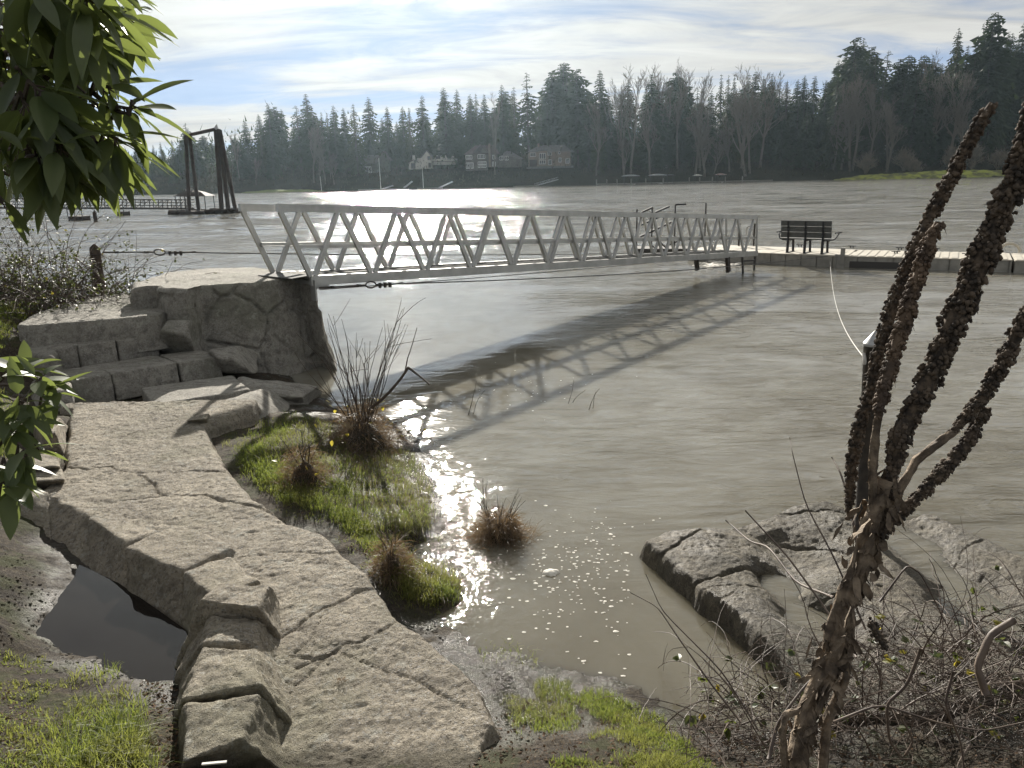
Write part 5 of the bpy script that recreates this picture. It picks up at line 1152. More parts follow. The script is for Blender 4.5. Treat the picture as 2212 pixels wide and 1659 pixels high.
def grass(name, lab, sets, m_=None):
    m = MB()
    for k in sets: m.add(*blades(**k))
    tag(m.build(name, m_ or M_GRASS), lab, kind='stuff')
PEN = [(500, 960), (560, 915), (620, 905), (700, 900), (800, 930), (900, 985), (925, 1020), (935, 1060), (950, 1130), (890, 1175), (900, 1215), (1000, 1250), (1005, 1285), (940, 1325), (870, 1290), (820, 1215), (760, 1165), (700, 1110), (620, 1100), (560, 1060), (510, 1010)]
grass('grass', 'bright green grass on the low tongue of land beside the path', [
    dict(px_poly=PEN, n=20000, L=(.02, .085), w=(.0011, .0024), seed=101, patch=1, thr=-.4), dict(px_poly=[(490, 965), (470, 940), (560, 900), (700, 890), (850, 925), (950, 1050), (965, 1140), (1020, 1290), (940, 1345), (860, 1320), (745, 1186), (700, 1146), (622, 1118), (560, 1078), (515, 1030)], n=9000, L=(.012, .05), w=(.0011, .002), seed=106, patch=1, thr=-.1, lean=.9), dict(px_poly=[(505, 975), (560, 1060), (625, 1100), (700, 1115), (760, 1170), (820, 1220), (850, 1270), (880, 1230), (780, 1120), (680, 1060), (560, 960)], n=6500, L=(.05, .10), w=(.0014, .0025), seed=102),
    dict(px_poly=[(820, 1210), (870, 1300), (940, 1325), (1005, 1285), (1000, 1250), (900, 1215)], n=2200, L=(.03, .09), w=(.0013, .0024), seed=103), dict(px_poly=PEN, n=900, L=(.09, .17), w=(.0012, .0024), seed=107, patch=1, thr=.12, fs=5, lean=.7), dict(px_poly=[(540, 905), (620, 890), (690, 900), (640, 950), (560, 960)], n=1200, L=(.03, .07), w=(.0013, .002), seed=104), dict(px_poly=[(470, 955), (500, 950), (510, 968), (480, 972)], n=120, L=(.03, .06), w=(.001, .002), seed=105)])
BR = [(1100, 1475), (1200, 1462), (1300, 1492), (1420, 1545), (1490, 1590), (1560, 1680), (1180, 1720), (1190, 1640), (1110, 1580), (1080, 1520)]
grass('dead_grass', 'matted dead grass and stems mixed into the green on the tongue of land', [
    dict(px_poly=PEN, n=5200, L=(.03, .11), w=(.0008, .0016), seed=161, lean=1.6, patch=1, thr=-.15, droop=.8), dict(px_poly=[(690, 900), (800, 930), (900, 985), (930, 1060), (950, 1130), (860, 1150), (760, 1080), (680, 990)], n=2600, L=(.04, .13), w=(.0008, .0016), seed=162, lean=1.6, droop=.9), dict(px_poly=[(1100, 1475), (1300, 1492), (1490, 1590), (1560, 1700), (1180, 1720), (1080, 1520)], n=2500, L=(.012, .05), w=(.0005, .001), seed=163, lean=1.8, patch=1, thr=-.1, fs=6)], M_DRY)
grass('grass', 'short green turf sloping to the muddy cove at the bottom of the picture', [
    dict(px_poly=BR, n=15000, L=(.012, .04), w=(.0008, .0016), seed=111, patch=1, thr=-.05, fs=5.0), dict(px_poly=[(1190, 1462), (1300, 1490), (1420, 1543), (1490, 1588), (1560, 1680), (1400, 1690), (1330, 1580), (1220, 1510)], n=11000, L=(.018, .05), w=(.0008, .0016), seed=112, patch=1, thr=-.2, fs=6.0), dict(px_poly=[(1180, 1640), (1300, 1620), (1480, 1640), (1500, 1720), (1180, 1720)], n=4500, L=(.015, .045), w=(.0008, .0016), seed=113, patch=1, thr=-.1, fs=6.0)])
grass('tall_grass', 'tuft of long bright grass at the bottom left corner', [
    dict(px_poly=[(120, 1560), (190, 1500), (270, 1470), (320, 1520), (340, 1600), (350, 1700), (60, 1720), (90, 1620)], n=1500, L=(.06, .17), w=(.0014, .003), seed=121, lean=.8, droop=.75), dict(px_poly=[(150, 1460), (260, 1440), (280, 1480), (160, 1490)], n=260, L=(.05, .11), w=(.001, .0024), seed=122, lean=.7), dict(px_poly=[(170, 1600), (300, 1560), (330, 1660), (150, 1700)], n=900, L=(.09, .2), w=(.0016, .0032), seed=123, lean=.8, droop=.8)])
grass('weeds', 'low green weeds and moss on the mud left of the puddle', [
    dict(px_poly=[(0, 1360), (60, 1400), (130, 1440), (180, 1480), (120, 1560), (60, 1720), (-40, 1720), (-40, 1360)], n=3800, L=(.01, .04), w=(.0015, .0035), seed=131, lean=1.2, patch=1, thr=-.1, fs=7.0)])
grass('grass', 'sunlit lawn edge at the left of the stone steps', [
    dict(px_poly=[(-60, 640), (40, 640), (105, 655), (70, 690), (40, 715), (0, 760), (-60, 780)], n=5500, L=(.03, .09), w=(.002, .004), seed=141), dict(px_poly=[(0, 830), (30, 860), (60, 930), (30, 990), (-30, 1000), (-30, 830)], n=1500, L=(.03, .08), w=(.0015, .003), seed=142)])
grass('drowned_grass', 'wet grass blades poking out of the shallow muddy edge', [dict(px_poly=[(1020, 1380), (1100, 1370), (1180, 1425), (1160, 1450), (1040, 1430)], n=260, L=(.03, .07), w=(.001, .002), seed=151, lean=1.2), dict(px_poly=[(930, 1250), (1010, 1260), (1015, 1310), (960, 1330)], n=300, L=(.03, .08), w=(.001, .002), seed=152, lean=1.2)])

# ================================================================== LEAVES
def leaf(m, base, d, nrm, L, W, droop=.4, fold=.25, blunt=False, nseg=7):
    d = np.asarray(d, float)/np.linalg.norm(d); s = np.cross(d, nrm); s /= np.linalg.norm(s)+1e-9; n = np.cross(s, d)
    t = np.linspace(0, 1, nseg); prof = np.sin(math.pi*np.clip(t, 0, 1)**(.62 if blunt else .8))**(.75 if blunt else .9); prof[0] = .06; prof[-1] = .03
    p = np.array(base, float); pts = []; dd_ = d.copy()
    for k in range(nseg):
        pts.append(p.copy()); dd_ = dd_+np.array([0, 0, -droop/nseg]); dd_ /= np.linalg.norm(dd_); p = p+dd_*L/(nseg-1)
    pts = np.array(pts); c = np.array([-1, -.5, 0, .5, 1.0])
    up_ = np.abs(c)*fold+.0
    G = pts[:, None]+prof[:, None, None]*W*.5*(c[None, :, None]*s+up_[None, :, None]*n)
    m.grid(G)
def rnd_unit(g): v = g.normal(0, 1, 3); return v/np.linalg.norm(v)
def whorl(m, br, p, axis, g, n, L, W, blunt=False, grav=.55, root=None):
    axis = np.asarray(axis, float)/np.linalg.norm(axis); a = np.cross(axis, [0.3, .2, 1]); a /= np.linalg.norm(a); b = np.cross(axis, a); th0 = g.uniform(0, 6.28)
    for i in range(n):
        th = th0+i*6.283/n+g.uniform(-.3, .3); d = (a*math.cos(th)+b*math.sin(th))*g.uniform(.6, 1)+axis*g.uniform(.1, .8)+np.array([0, 0, -grav*g.uniform(.4, 1.3)])
        st_ = p-axis*g.uniform(0, .02); l = L*g.uniform(.7, 1.15); dn = d/np.linalg.norm(d)
        br.tube([st_, st_+dn*.02], .0018, 4, cap=False)
        leaf(m, st_+dn*.018, dn, np.array([0, 0, 1])+rnd_unit(g)*.45, l, W*g.uniform(.8, 1.15)*l/L, droop=g.uniform(.1, .7), fold=g.uniform(.1, .4), blunt=blunt)
    if root is not None:
        mid = (p+root)/2+np.array([0, 0, -.03]); br.tube([root, mid, p-axis*.03, p], [.006, .005, .0042, .003], 5)
g = np.random.default_rng(77)
rh = thing('rhododendron', 'big evergreen shrub with long drooping leaves filling the upper left corner', 'shrub', (-2.1, 1.6, 1.1))
lm_, bm_ = MB(), MB()
EDGE = [(285, 235, 1.75, (.9, 0, -.15), 8, .15), (255, 300, 1.7, (.8, 0, -.4), 9, .14), (215, 20, 1.8, (.8, 0, -.2), 9, .15), (225, 60, 1.85, (.7, .2, -.5), 8, .15), (175, 90, 1.8, (.4, .1, -.8), 9, .14), (235, 190, 1.8, (.7, .1, -.3), 8, .13), (170, 335, 1.7, (.2, 0, -1), 9, .15), (120, 350, 1.65, (0, 0, -1), 9, .15), (215, 320, 1.75, (.4, 0, -.9), 9, .14), (255, 350, 1.8, (.6, 0, -.7), 7, .12), (60, 335, 1.7, (-.1, 0, -1), 8, .13), (150, 270, 1.65, (.5, 0, -.6), 9, .15), (90, 200, 1.6, (.4, 0, -.4), 9, .15), (280, 40, 1.95, (.8, .2, -.5), 5, .13), (5, 440, 1.6, (.3, 0, -1), 4, .11), (285, 215, 1.72, (.3, 0, 1), 2, .085)]
trunk0 = np.array([-2.0, 1.7, 3.0])
for x, y, d, axs, n, L in EDGE: whorl(lm_, bm_, Pd(x, y, d), axs, g, n, L*.88, L*.88*.30, root=Pd(x-90, y-20, d+.15))
REG = [(-60, -60), (235, -60), (245, 40), (205, 120), (180, 160), (235, 220), (240, 290), (220, 340), (180, 330), (100, 350), (-60, 350)]
for x, y in inside_px(REG, 80, 5): whorl(lm_, bm_, Pd(x, y, g.uniform(1.55, 2.5)), (g.uniform(-.2, .9), g.uniform(-.4, .3), g.uniform(-1, .3)), g, int(g.integers(6, 10)), .128*g.uniform(.75, 1.1), .038, root=Pd(x-g.uniform(40, 120), y+g.uniform(-50, 40), 2.1))
for a, b in (((-80, 420), (120, 150)), ((-80, 300), (200, 230)), ((-60, 120), (230, 60)), ((-80, 380), (180, 330)), ((90, 180), (170, 60))): bm_.tube([Pd(*a, 2.0), (Pd(*a, 2.0)+Pd(*b, 1.8))/2+[0, 0, .05], Pd(*b, 1.8)], [.014, .01, .006], 6)
bm_.tube([rh.location, Pd(-80, 430, 2.0), Pd(-80, 120, 2.0), Pd(-60, -60, 2.0)], [.03, .025, .02, .016], 7)
pbuild(lm_, 'leaves', M_RHODO, rh, True); pbuild(bm_, 'branch', M_TWIG, rh)
sh_ = thing('evergreen_shrub', 'shrub with broad rounded green leaves low at the left edge beside the path', 'shrub', (-2.2, 2.0, .75))
lm_, bm_ = MB(), MB(); rt = np.array([-2.15, 2.2, .75])
for x, y, d, axs, n, L in [(90, 815, 2.3, (.7, -.2, .5), 7, .10), (110, 850, 2.3, (1, -.1, .1), 6, .115), (60, 790, 2.4, (.3, 0, 1), 6, .11), (40, 860, 2.2, (.2, -.3, .5), 8, .12), (60, 905, 2.2, (.6, -.3, .0), 8, .11), (20, 930, 2.15, (.2, -.4, 0), 7, .12), (55, 975, 2.1, (.5, -.2, -.6), 7, .11), (15, 1010, 2.1, (.3, -.3, -.5), 7, .12), (20, 1055, 2.05, (.5, 0, -.7), 5, .11), (0, 800, 2.3, (0, -.2, .6), 7, .12), (-20, 900, 2.2, (.3, -.4, .2), 7, .12), (-20, 1040, 2.1, (.6, -.2, -.4), 5, .12)]:
    whorl(lm_, bm_, Pd(x, y, d), axs, g, n, L, L*.44, blunt=True, grav=.25, root=Pd(x-60, y+40, d+.05))
bm_.tube([rt, Pd(-40, 1000, 2.2), Pd(-30, 850, 2.3)], [.012, .01, .006], 6); bm_.tube([Pd(-40, 960, 2.2), Pd(40, 880, 2.25), Pd(90, 815, 2.3)], [.008, .006, .004], 6)
pbuild(lm_, 'leaves', M_RHODO, sh_, True); pbuild(bm_, 'branch', M_TWIG, sh_)

# ================================================================== TWIGS, CLUMPS, BRAMBLES
def cane(g, a, d, L, droop, n=9, wig=.06):
    p = np.array(a, float); d = np.array(d, float)/np.linalg.norm(d); pts = [p.copy()]
    for k in range(n): d = d+g.normal(0, wig, 3)+np.array([0, 0, -droop/n]); d /= np.linalg.norm(d); p = p+d*L/n; pts.append(p.copy())
    return np.array(pts)
def stems(m, g, base, n, L, r, spread=.5, sub=3, droop=.1, rad=.04):
    for i in range(n):
        a = g.uniform(0, 6.28); d = np.array([math.cos(a)*spread*g.uniform(.2, 1), math.sin(a)*spread*g.uniform(.2, 1), 1]); l = L*g.uniform(.55, 1.1)
        c = cane(g, base+np.array([math.cos(a), math.sin(a), 0])*rad*g.random(), d, l, droop); m.tube(c, np.linspace(r, r*.35, len(c)), 5)
        for s in range(int(g.integers(0, sub+1))):
            j = int(g.integers(3, len(c)-1)); e = c[j]-c[j-1]; e /= np.linalg.norm(e); m.tube(cane(g, c[j], e+g.normal(0, .45, 3), l*g.uniform(.15, .4), 0, 5), np.linspace(r*.6, r*.25, 6), 4)
def tuft(m, g, c, rad, h, n, L, hang=.6, w=.0016):
    """matted dry blades over a mound"""
    a = g.uniform(0, 6.28, n); f = np.sqrt(g.random(n)); t = g.random(n)
    p = np.array(c)+np.stack([np.cos(a)*rad*f*(1-.35*t), np.sin(a)*rad*f*(1-.35*t), h*t], -1)
    d = np.stack([np.cos(a)*g.uniform(.2, 1, n), np.sin(a)*g.uniform(.2, 1, n), g.uniform(-hang, .8, n)], -1)+g.normal(0, .3, (n, 3)); d /= np.linalg.norm(d, axis=1)[:, None]
    l = (L*g.uniform(.4, 1.2, n))[:, None]; s = np.cross(d, g.normal(0, 1, (n, 3))); s /= np.linalg.norm(s, axis=1)[:, None]; s *= w*g.uniform(.6, 1.4, n)[:, None]
    p1 = p+d*l*.5; p2 = p1+(d+np.array([0, 0, -.5]))*l*.45; i = np.arange(n)[:, None]*5
    m.add(np.stack([p-s, p+s, p1-s, p1+s, p2], 1), i+[0, 1, 3, 2], i+[2, 3, 4])
def mound(c, r, h, seed):
    th = np.linspace(0, 2*math.pi, 28, endpoint=False); G = []
    for t in np.linspace(0, 1, 12): G.append(np.c_[c[0]+r*math.cos(t*1.5)**.6*np.cos(th), c[1]+r*math.cos(t*1.5)**.6*np.sin(th), np.full(28, c[2]-.06+(h+.06)*t)])
    G = np.array(G); G += .22*r*np.stack([fbm(G*9/max(r, .1)*.2+seed, 3), fbm(G*9/max(r, .1)*.2+seed+9, 3), .4*fbm(G*9/max(r, .1)*.2+seed+20, 3)], -1); return MB().grid(G, close=True)
def clump(name, lab, px, r, h, nst, Lst, nt, seed, cat='shrub', z=None, leaves=0, rs=.004, spread=.5, tl=.14, group=None):
    g = np.random.default_rng(seed); c = onground(np.array(px[0]), np.array(px[1])) if z is None else P(px[0], px[1], z); o = thing(name, lab, cat, tuple(c), group)
    pbuild(mound(c, r*.8, h*.6, seed), 'root_mass', M_MUD, o, True)
    m = MB(); tuft(m, g, c, r, h, nt, tl); tuft(m, g, c, r*1.7, h*.35, nt//2, tl*1.2, .8); pbuild(m, 'dry_blades', M_DRY, o)
    m = MB(); stems(m, g, c+[0, 0, h*.6], nst, Lst, rs, spread, 3, .1, r*.5); pbuild(m, 'stems', M_TWIG, o)
    if leaves:
        m = MB()
        for i in range(leaves): a = g.uniform(0, 6.28); p = c+np.array([math.cos(a)*r*g.uniform(.3, 1.9), math.sin(a)*r*g.uniform(.3, 1.4), h*g.uniform(.3, 1.3)]); leaf(m, p, rnd_unit(g)+[0, 0, -.3], [0, 0, 1], .055, .04, .3, .2, True, 5)
        pbuild(m, 'leaves', M_YLEAF, o)
    return o, c
o, c = clump('willow_bush', 'bare willow bush with tall thin stems on a dark root mass at the platform corner', (785, 960), .30, .42, 34, 1.25, 1500, 201, leaves=16, rs=.0055, spread=.5, tl=.2)
g = np.random.default_rng(9); m = MB(); b1_ = cane(g, c+[.05, 0, .35], (.8, -.2, .8), .72, .0); m.tube(b1_, np.linspace(.02, .014, 10), 6); m.tube(cane(g, b1_[-1]-[.01, 0, 0], (.85, -.2, -.42), .3, .1), np.linspace(.015, .008, 10), 5); m.tube(cane(g, b1_[-2], (.3, .1, .9), .5, 0), np.linspace(.008, .003, 10), 5); pbuild(m, 'broken_branch', M_TWIG, o)
clump('grass_stump', 'upright dead clump with broken stems standing in the bright grass', (658, 1040), .17, .30, 10, .42, 900, 202, 'dead plant', leaves=5, rs=.005, spread=.7)
clump('grass_stump', 'dark leaning stump with bent dry stalks beside the right edge of the path', (846, 1235), .11, .24, 9, .25, 700, 203, 'dead plant', rs=.004, spread=.9)
clump('sedge_island', 'tussock of dry sedge with thin bare stems standing alone in the muddy water', (1080, 1165), .19, .22, 16, .42, 1700, 204, 'tussock', z=-.02, rs=.003, spread=.7)
g = np.random.default_rng(12)
for px, L, lab in (((1010, 905), .5, 'single thin twig rising from the water left of the reed pair'), ((1225, 880), .38, 'pair of thin twigs sticking out of the river beyond the tussock'), ((1270, 893), .36, 'lone thin twig standing in the river right of the twig pair')):
    p = P(*px, -.05); m = MB(); m.tube(cane(g, p, (.25, 0, 1), L, -.1, 9, .09), np.linspace(.005, .002, 10), 4)
    if 'pair' in lab: m.tube(cane(g, p+[.06, .05, 0], (.3, 0, 1), L*.8, 0, 9, .09), np.linspace(.004, .002, 10), 4)
    tag(m.build('twig', M_TWIG), lab, 'twig')
def bramble(name, lab, bases, gfun, ncane, L, r, nleaf, seed, dir_=(0, 0, 1), droop=1.6, lf=(.05, .036), spread=.8, yl=.12, ticks=1.0):
    g = np.random.default_rng(seed); c0 = np.mean(bases, 0); o = thing(name, lab, 'bramble', tuple(c0)); mc, ml, my = MB(), MB(), MB(); pts = []
    for i in range(ncane):
        b = bases[int(g.integers(len(bases)))]+np.array([g.normal(0, .06), g.normal(0, .06), 0])*spread*3
        d = np.array(dir_)+np.array([g.normal(0, spread), g.normal(0, spread*.8), 0]); l = L*g.uniform(.45, 1.15); c = cane(g, b, d, l, droop*g.uniform(.3, 1.2), 12, .10)
        if gfun is not None: c[:, 2] = np.maximum(c[:, 2], gfun(c[:, 0], c[:, 1])+.015)
        rr = r*g.uniform(.45, 1.3); mc.tube(c, np.linspace(rr, rr*.4, len(c)), 5); pts.append(c)
        for s in range(int(g.integers(1, 4))):
            j = int(g.integers(2, 11)); e = cane(g, c[j], c[j]-c[j-1]+g.normal(0, .12, 3), l*g.uniform(.12, .35), .6, 6, .15); mc.tube(e, np.linspace(rr*.5, rr*.2, 7), 4); pts.append(e)
    for i in range(nleaf):
        c = pts[int(g.integers(len(pts)))]; p = c[int(g.integers(2, len(c)))]; d = rnd_unit(g)+[0, 0, -.2]; m = my if g.random() < yl else ml
        for k in range(3):
            a = (k-1)*.9; dd_ = d+np.array([-d[1], d[0], 0])*a; q = p+d*.02; mc.tube([p, q], .001, 3, cap=False) if k == 0 else None
            leaf(m, q, dd_, np.array([0, 0, 1])+rnd_unit(g)*.5, lf[0]*g.uniform(.7, 1.2), lf[1], .3, .25, True, 5)
    pbuild(mc, 'canes', M_CANE, o)
    if ml.V: pbuild(ml, 'leaves', M_BLEAF, o)
    if my.V: pbuild(my, 'yellow_leaves', M_YLEAF, o)
    return o
g = np.random.default_rng(3)
gs = lambda pts: [np.array([x, y, float(ground(np.array(x), np.array(y)))]) for x, y in pts]
bramble('bramble_bush', 'dense tangle of brambles with small glossy leaves on the left bank behind the landing', gs([(g.uniform(-10.5, -5.6), g.uniform(11.8, 14.2)) for _ in range(70)]), None, 620, 1.6, .0065, 4200, 301, (-.1, 0, 1), 1.7, (.045, .034), .7, .02)
wb = [c0_ for c0_ in onground(np.array([735, 770, 800, 830, 700, 760, 850]), np.array([930, 935, 940, 950, 940, 975, 960]))]
bramble('twig_tangle', 'dark tangle of dead twigs and brown leaves heaped round the foot of the willow bush', wb, None, 120, .5, .0032, 40, 305, (.1, 0, .7), 1.5, (.04, .034), .9, .5)
bramble('bramble_bush', 'low sprays of bramble in front of the water to the right of the wooden post', gs([(g.uniform(-6.4, -5.2), g.uniform(12.3, 13.2)) for _ in range(30)]), None, 130, .85, .0045, 1000, 302, (.25, 0, 1), 1.5, (.055, .04), .7, .02)
fb = [P(x, y, z) for x, y, z in ((1570, 1560, .12), (1640, 1560, .2), (1700, 1520, .2), (1760, 1500, .22), (1850, 1490, .25), (1950, 1490, .28), (2050, 1460, .3), (2150, 1440, .3), (2250, 1430, .35), (2100, 1530, .35), (2200, 1540, .4), (1900, 1550, .3), (1600, 1600, .25), (1680, 1600, .3), (2000, 1430, .25), (2120, 1400, .25), (2230, 1360, .25))]
bramble('bramble_thicket', 'thicket of bare bramble canes and a few yellow leaves filling the lower right corner', fb, None, 230, .8, .0036, 75, 303, (-.05, 0, .75), 1.8, (.05, .036), .8, .25)
bramble('bramble_thicket', 'low dense mat of dead twigs under the bramble canes at the lower right', fb, None, 640, .40, .0026, 60, 304, (0, 0, .4), 1.2, (.045, .034), .95, .2)
# long single shoots and cut sticks
def shoot(px, d, rads, lab, name='bramble_shoot', m_=None, k=6, leaves=0):
    p = np.array([Pd(x, y, dd_) for (x, y), dd_ in zip(px, np.linspace(*d, len(px)))]); t = np.linspace(0, 1, len(p)); tt = np.linspace(0, 1, 4*len(p)); q = np.stack([np.interp(tt, t, p[:, i]) for i in range(3)], 1)
    q[1:-1] = (q[:-2]+q[1:-1]*2+q[2:])/4
    tag(MB().tube(q, np.linspace(rads[0], rads[1], len(q)), k).build(name, m_ or M_CANE, None, True), lab, 'shoot')
shoot([(1600, 1560), (1530, 1470), (1460, 1370), (1420, 1310), (1362, 1280)], (2.5, 2.9), (.004, .0016), 'long thin shoot reaching left over the muddy water')
shoot([(1640, 1580), (1560, 1450), (1430, 1320), (1395, 1240)], (2.5, 2.9), (.0035, .0014), 'forked thin shoot rising left of the brambles to a bare tip')
shoot([(1850, 1420), (1780, 1310), (1700, 1200), (1610, 1103)], (2.3, 2.9), (.0045, .0028), 'straight dark cane slanting up to the left across the flat rocks')
shoot([(1870, 1360), (1800, 1200), (1740, 1090), (1712, 980), (1706, 945)], (2.3, 2.7), (.0035, .0012), 'wavy thin twig rising above the back rocks')
shoot([(1855, 1200), (1835, 1080), (1815, 1020), (1797, 988)], (1.9, 2.1), (.004, .002), 'short twig with a dark tip just left of the dead stalk')
shoot([(1800, 1290), (1720, 1260), (1660, 1180), (1620, 1170), (1568, 1124)], (3.2, 4.6), (.006, .004), 'crooked dead branch lying on the wet flat rocks')
shoot([(1990, 1400), (1960, 1480), (1915, 1520), (1920, 1600), (1950, 1640), (1975, 1600), (1940, 1540)], (2.0, 2.0), (.005, .003), 'mossy looped cane hanging in the dark gap of the thicket')
shoot([(2060, 1450), (2040, 1520), (2075, 1600), (2083, 1659), (2060, 1700)], (1.9, 1.85), (.004, .0022), 'pale hanging cane in the dark gap at the lower right')
shoot([(1660, 1640), (1680, 1560), (1740, 1480), (1830, 1400)], (2.1, 2.3), (.006, .004), 'pale curved cane in front of the thicket left of the dead stalk')
shoot([(2190, 1340), (2140, 1370), (2110, 1440), (2130, 1500)], (2.3, 2.2), (.012, .012), 'thick cut stick with pale ends in the thicket at the right edge')
shoot([(1800, 1560), (1900, 1520), (2020, 1560), (2120, 1580), (2212, 1560)], (2.0, 2.2), (.004, .002), 'long horizontal cane crossing the dark gap at the lower right')
shoot([(1900, 1300), (1960, 1220), (1990, 1240), (2060, 1380)], (2.2, 2.2), (.0035, .0016), 'arched cane with yellow leaves right of the dead stalk')

# ================================================================== DEAD MULLEIN
mu = thing('dead_mullein', 'tall dead plant with knobbly brown seed spikes leaning across the right side', 'dead plant', tuple(Pd(1700, 1760, 1.5)))
ico_t = (1+5**.5)/2
ICO = np.array([(-1, ico_t, 0), (1, ico_t, 0), (-1, -ico_t, 0), (1, -ico_t, 0), (0, -1, ico_t), (0, 1, ico_t), (0, -1, -ico_t), (0, 1, -ico_t), (ico_t, 0, -1), (ico_t, 0, 1), (-ico_t, 0, -1), (-ico_t, 0, 1)])/math.hypot(1, ico_t)
IT = np.array([(0, 11, 5), (0, 5, 1), (0, 1, 7), (0, 7, 10), (0, 10, 11), (1, 5, 9), (5, 11, 4), (11, 10, 2), (10, 7, 6), (7, 1, 8), (3, 9, 4), (3, 4, 2), (3, 2, 6), (3, 6, 8), (3, 8, 9), (4, 9, 5), (2, 4, 11), (6, 2, 10), (8, 6, 7), (9, 8, 1)])
def smooth_path(px, d, k=8):
    p = np.array([Pd(x, y, dd_) for (x, y), dd_ in zip(px, np.linspace(*d, len(px)) if np.ndim(d) == 1 and len(d) == 2 else d)]); t = np.arange(len(p)); tt = np.linspace(0, len(p)-1, k*(len(p)-1)+1); q = np.stack([np.interp(tt, t, p[:, i]) for i in range(3)], 1)
    for _ in range(3): q[1:-1] = (q[:-2]+q[1:-1]*2+q[2:])/4
    return q
def spike(px, d, rad, seed, stem=.0, dens=1.0, m_=None):
    rad = rad*.86
    g = np.random.default_rng(seed); q = smooth_path(px, d); L = np.r_[0, np.cumsum(np.linalg.norm(np.diff(q, axis=0), axis=1))]
    t = L/L[-1]; m = MB(); R_ = np.interp(t, [0, .04, .5, .9, 1], [rad*.45, rad*.8, rad, rad*.8, rad*.35])*(1+.10*np.sin(t*40+seed)); m.tube(q, R_*.72, 9)
    n = int(dens*L[-1]*rad/.0165*3000)
    s = g.random(n)*(1-stem); cap_n = []
    for k in range(n):
        i = min(int(np.searchsorted(t, s[k])), len(q)-1); i = max(i, 1); ta = q[i]-q[i-1]; ta /= np.linalg.norm(ta); a = np.cross(ta, [0, 1, 0.2]); a /= np.linalg.norm(a); b = np.cross(ta, a); th = g.uniform(0, 6.28); o = a*math.cos(th)+b*math.sin(th)
        if fbm(np.array([[s[k]*26, math.cos(th)*1.4, math.sin(th)*1.4+seed]]), 2)[0] < -.22: continue
        f = (s[k]-t[i-1])/max(t[i]-t[i-1], 1e-6); c = q[i-1]+(q[i]-q[i-1])*f+o*R_[i]*g.uniform(.72, 1.06); r = (.0024+.0030*g.random()**1.3)*(rad/.024)**.3
        sc_ = ICO*r; ax_ = o*.6+ta*g.uniform(.3, 1.4)+g.normal(0, .25, 3); ax_ /= np.linalg.norm(ax_); sc_ = sc_+np.outer(sc_ @ ax_, ax_)*g.uniform(.1, .5)
        sc_ = sc_*(1+g.uniform(-.18, .18, (12, 1))); m.add(c+sc_, T=IT)
        if g.random() < .10:
            e = ax_*r*g.uniform(2, 4.5); w_ = np.cross(ax_, rnd_unit(g))*r*.35; m.add([c-w_, c+w_, c+e], T=[(0, 1, 2)])
    pbuild(m, 'seed_spike', m_ or M_MULL, mu, True)
D0 = 1.45
spike([(2144, 222), (2092, 312), (2033, 423), (1974, 541), (1933, 646), (1898, 769), (1876, 860), (1857, 915), (1838, 1010), (1835, 1120)], (D0+.02, D0+.12), .0165, 1)
spike([(2027, 479), (1998, 552), (1962, 664), (1933, 763), (1910, 840), (1897, 905)], (D0-.03, D0-.02), .0170, 2, m_=simple('dead_mullein_tan', (0.15, 0.105, 0.07), (0.07, 0.05, 0.038), 0.85, 0, 30, .004, 120))
spike([(2300, 100), (2250, 215), (2212, 330), (2185, 412), (2138, 517), (2086, 640), (2033, 763), (1992, 851), (1945, 939), (1925, 1040)], (D0-.1, D0), .0275, 3)
spike([(2290, 560), (2212, 690), (2162, 793), (2115, 869), (2060, 930)], (D0-.05, D0), .0175, 4)
spike([(2130, 880), (2091, 957), (2033, 1022), (1974, 1080), (1935, 1130)], (D0, D0+.02), .0155, 5)
spike([(1880, 1340), (1893, 1370), (1914, 1400)], (D0, D0), .012, 6, dens=.8)
spike([(1925, 1040), (1915, 1120), (1890, 1190)], (D0, D0), .020, 7, dens=.7)
spike([(1835, 1290), (1820, 1340), (1810, 1390)], (D0, D0), .012, 8, dens=.7)
def ragged(px, d, r0_, r1_, seed, k=10):
    g = np.random.default_rng(seed); q = smooth_path(px, d, 14); n = len(q); t = np.linspace(0, 1, n); rr = (r0_+(r1_-r0_)*t); th = np.linspace(0, 2*math.pi, k*2, endpoint=False)
    ta = np.gradient(q, axis=0); ta /= np.linalg.norm(ta, axis=1)[:, None]; a = np.cross(ta, [0, 1, .2]); a /= np.linalg.norm(a, axis=1)[:, None]; b = np.cross(ta, a)
    G = q[:, None]+(np.cos(th)[None, :, None]*a[:, None]+np.sin(th)[None, :, None]*b[:, None])*rr[:, None, None]
    N_ = G-q[:, None]; f = fbm(np.stack([np.cos(th)[None, :]*3+0*t[:, None], np.sin(th)[None, :]*3+0*t[:, None], t[:, None]*9+0*th[None, :]], -1)+seed, 4); return MB().grid(G+N_*(.75*f)[..., None], close=True)
pbuild(ragged([(1690, 1760), (1715, 1659), (1744, 1539), (1794, 1440), (1815, 1337), (1860, 1221), (1885, 1118), (1914, 1035)], (1.40, D0), .022, .014, 4), 'stalk', M_MULLD, mu, True)
pbuild(ragged([(1780, 1700), (1777, 1659), (1786, 1560), (1825, 1470), (1835, 1390), (1835, 1300)], (1.42, D0), .008, .009, 5), 'stalk', M_MULLD, mu, True)
pbuild(ragged([(1886, 1230), (1884, 1100), (1886, 998), (1897, 905)], (D0, D0-.02), .009, .006, 6), 'stalk', M_MULLD, mu, True)
pbuild(ragged([(1895, 1170), (1940, 1060), (1975, 1000), (2030, 955), (2068, 925)], (D0, D0), .009, .006, 7), 'stalk', M_MULLD, mu, True)
pbuild(ragged([(1700, 1700), (1690, 1600), (1695, 1545), (1740, 1530)], (1.40, 1.42), .007, .006, 8), 'stalk', M_MULLD, mu, True)
g = np.random.default_rng(44); m = MB()
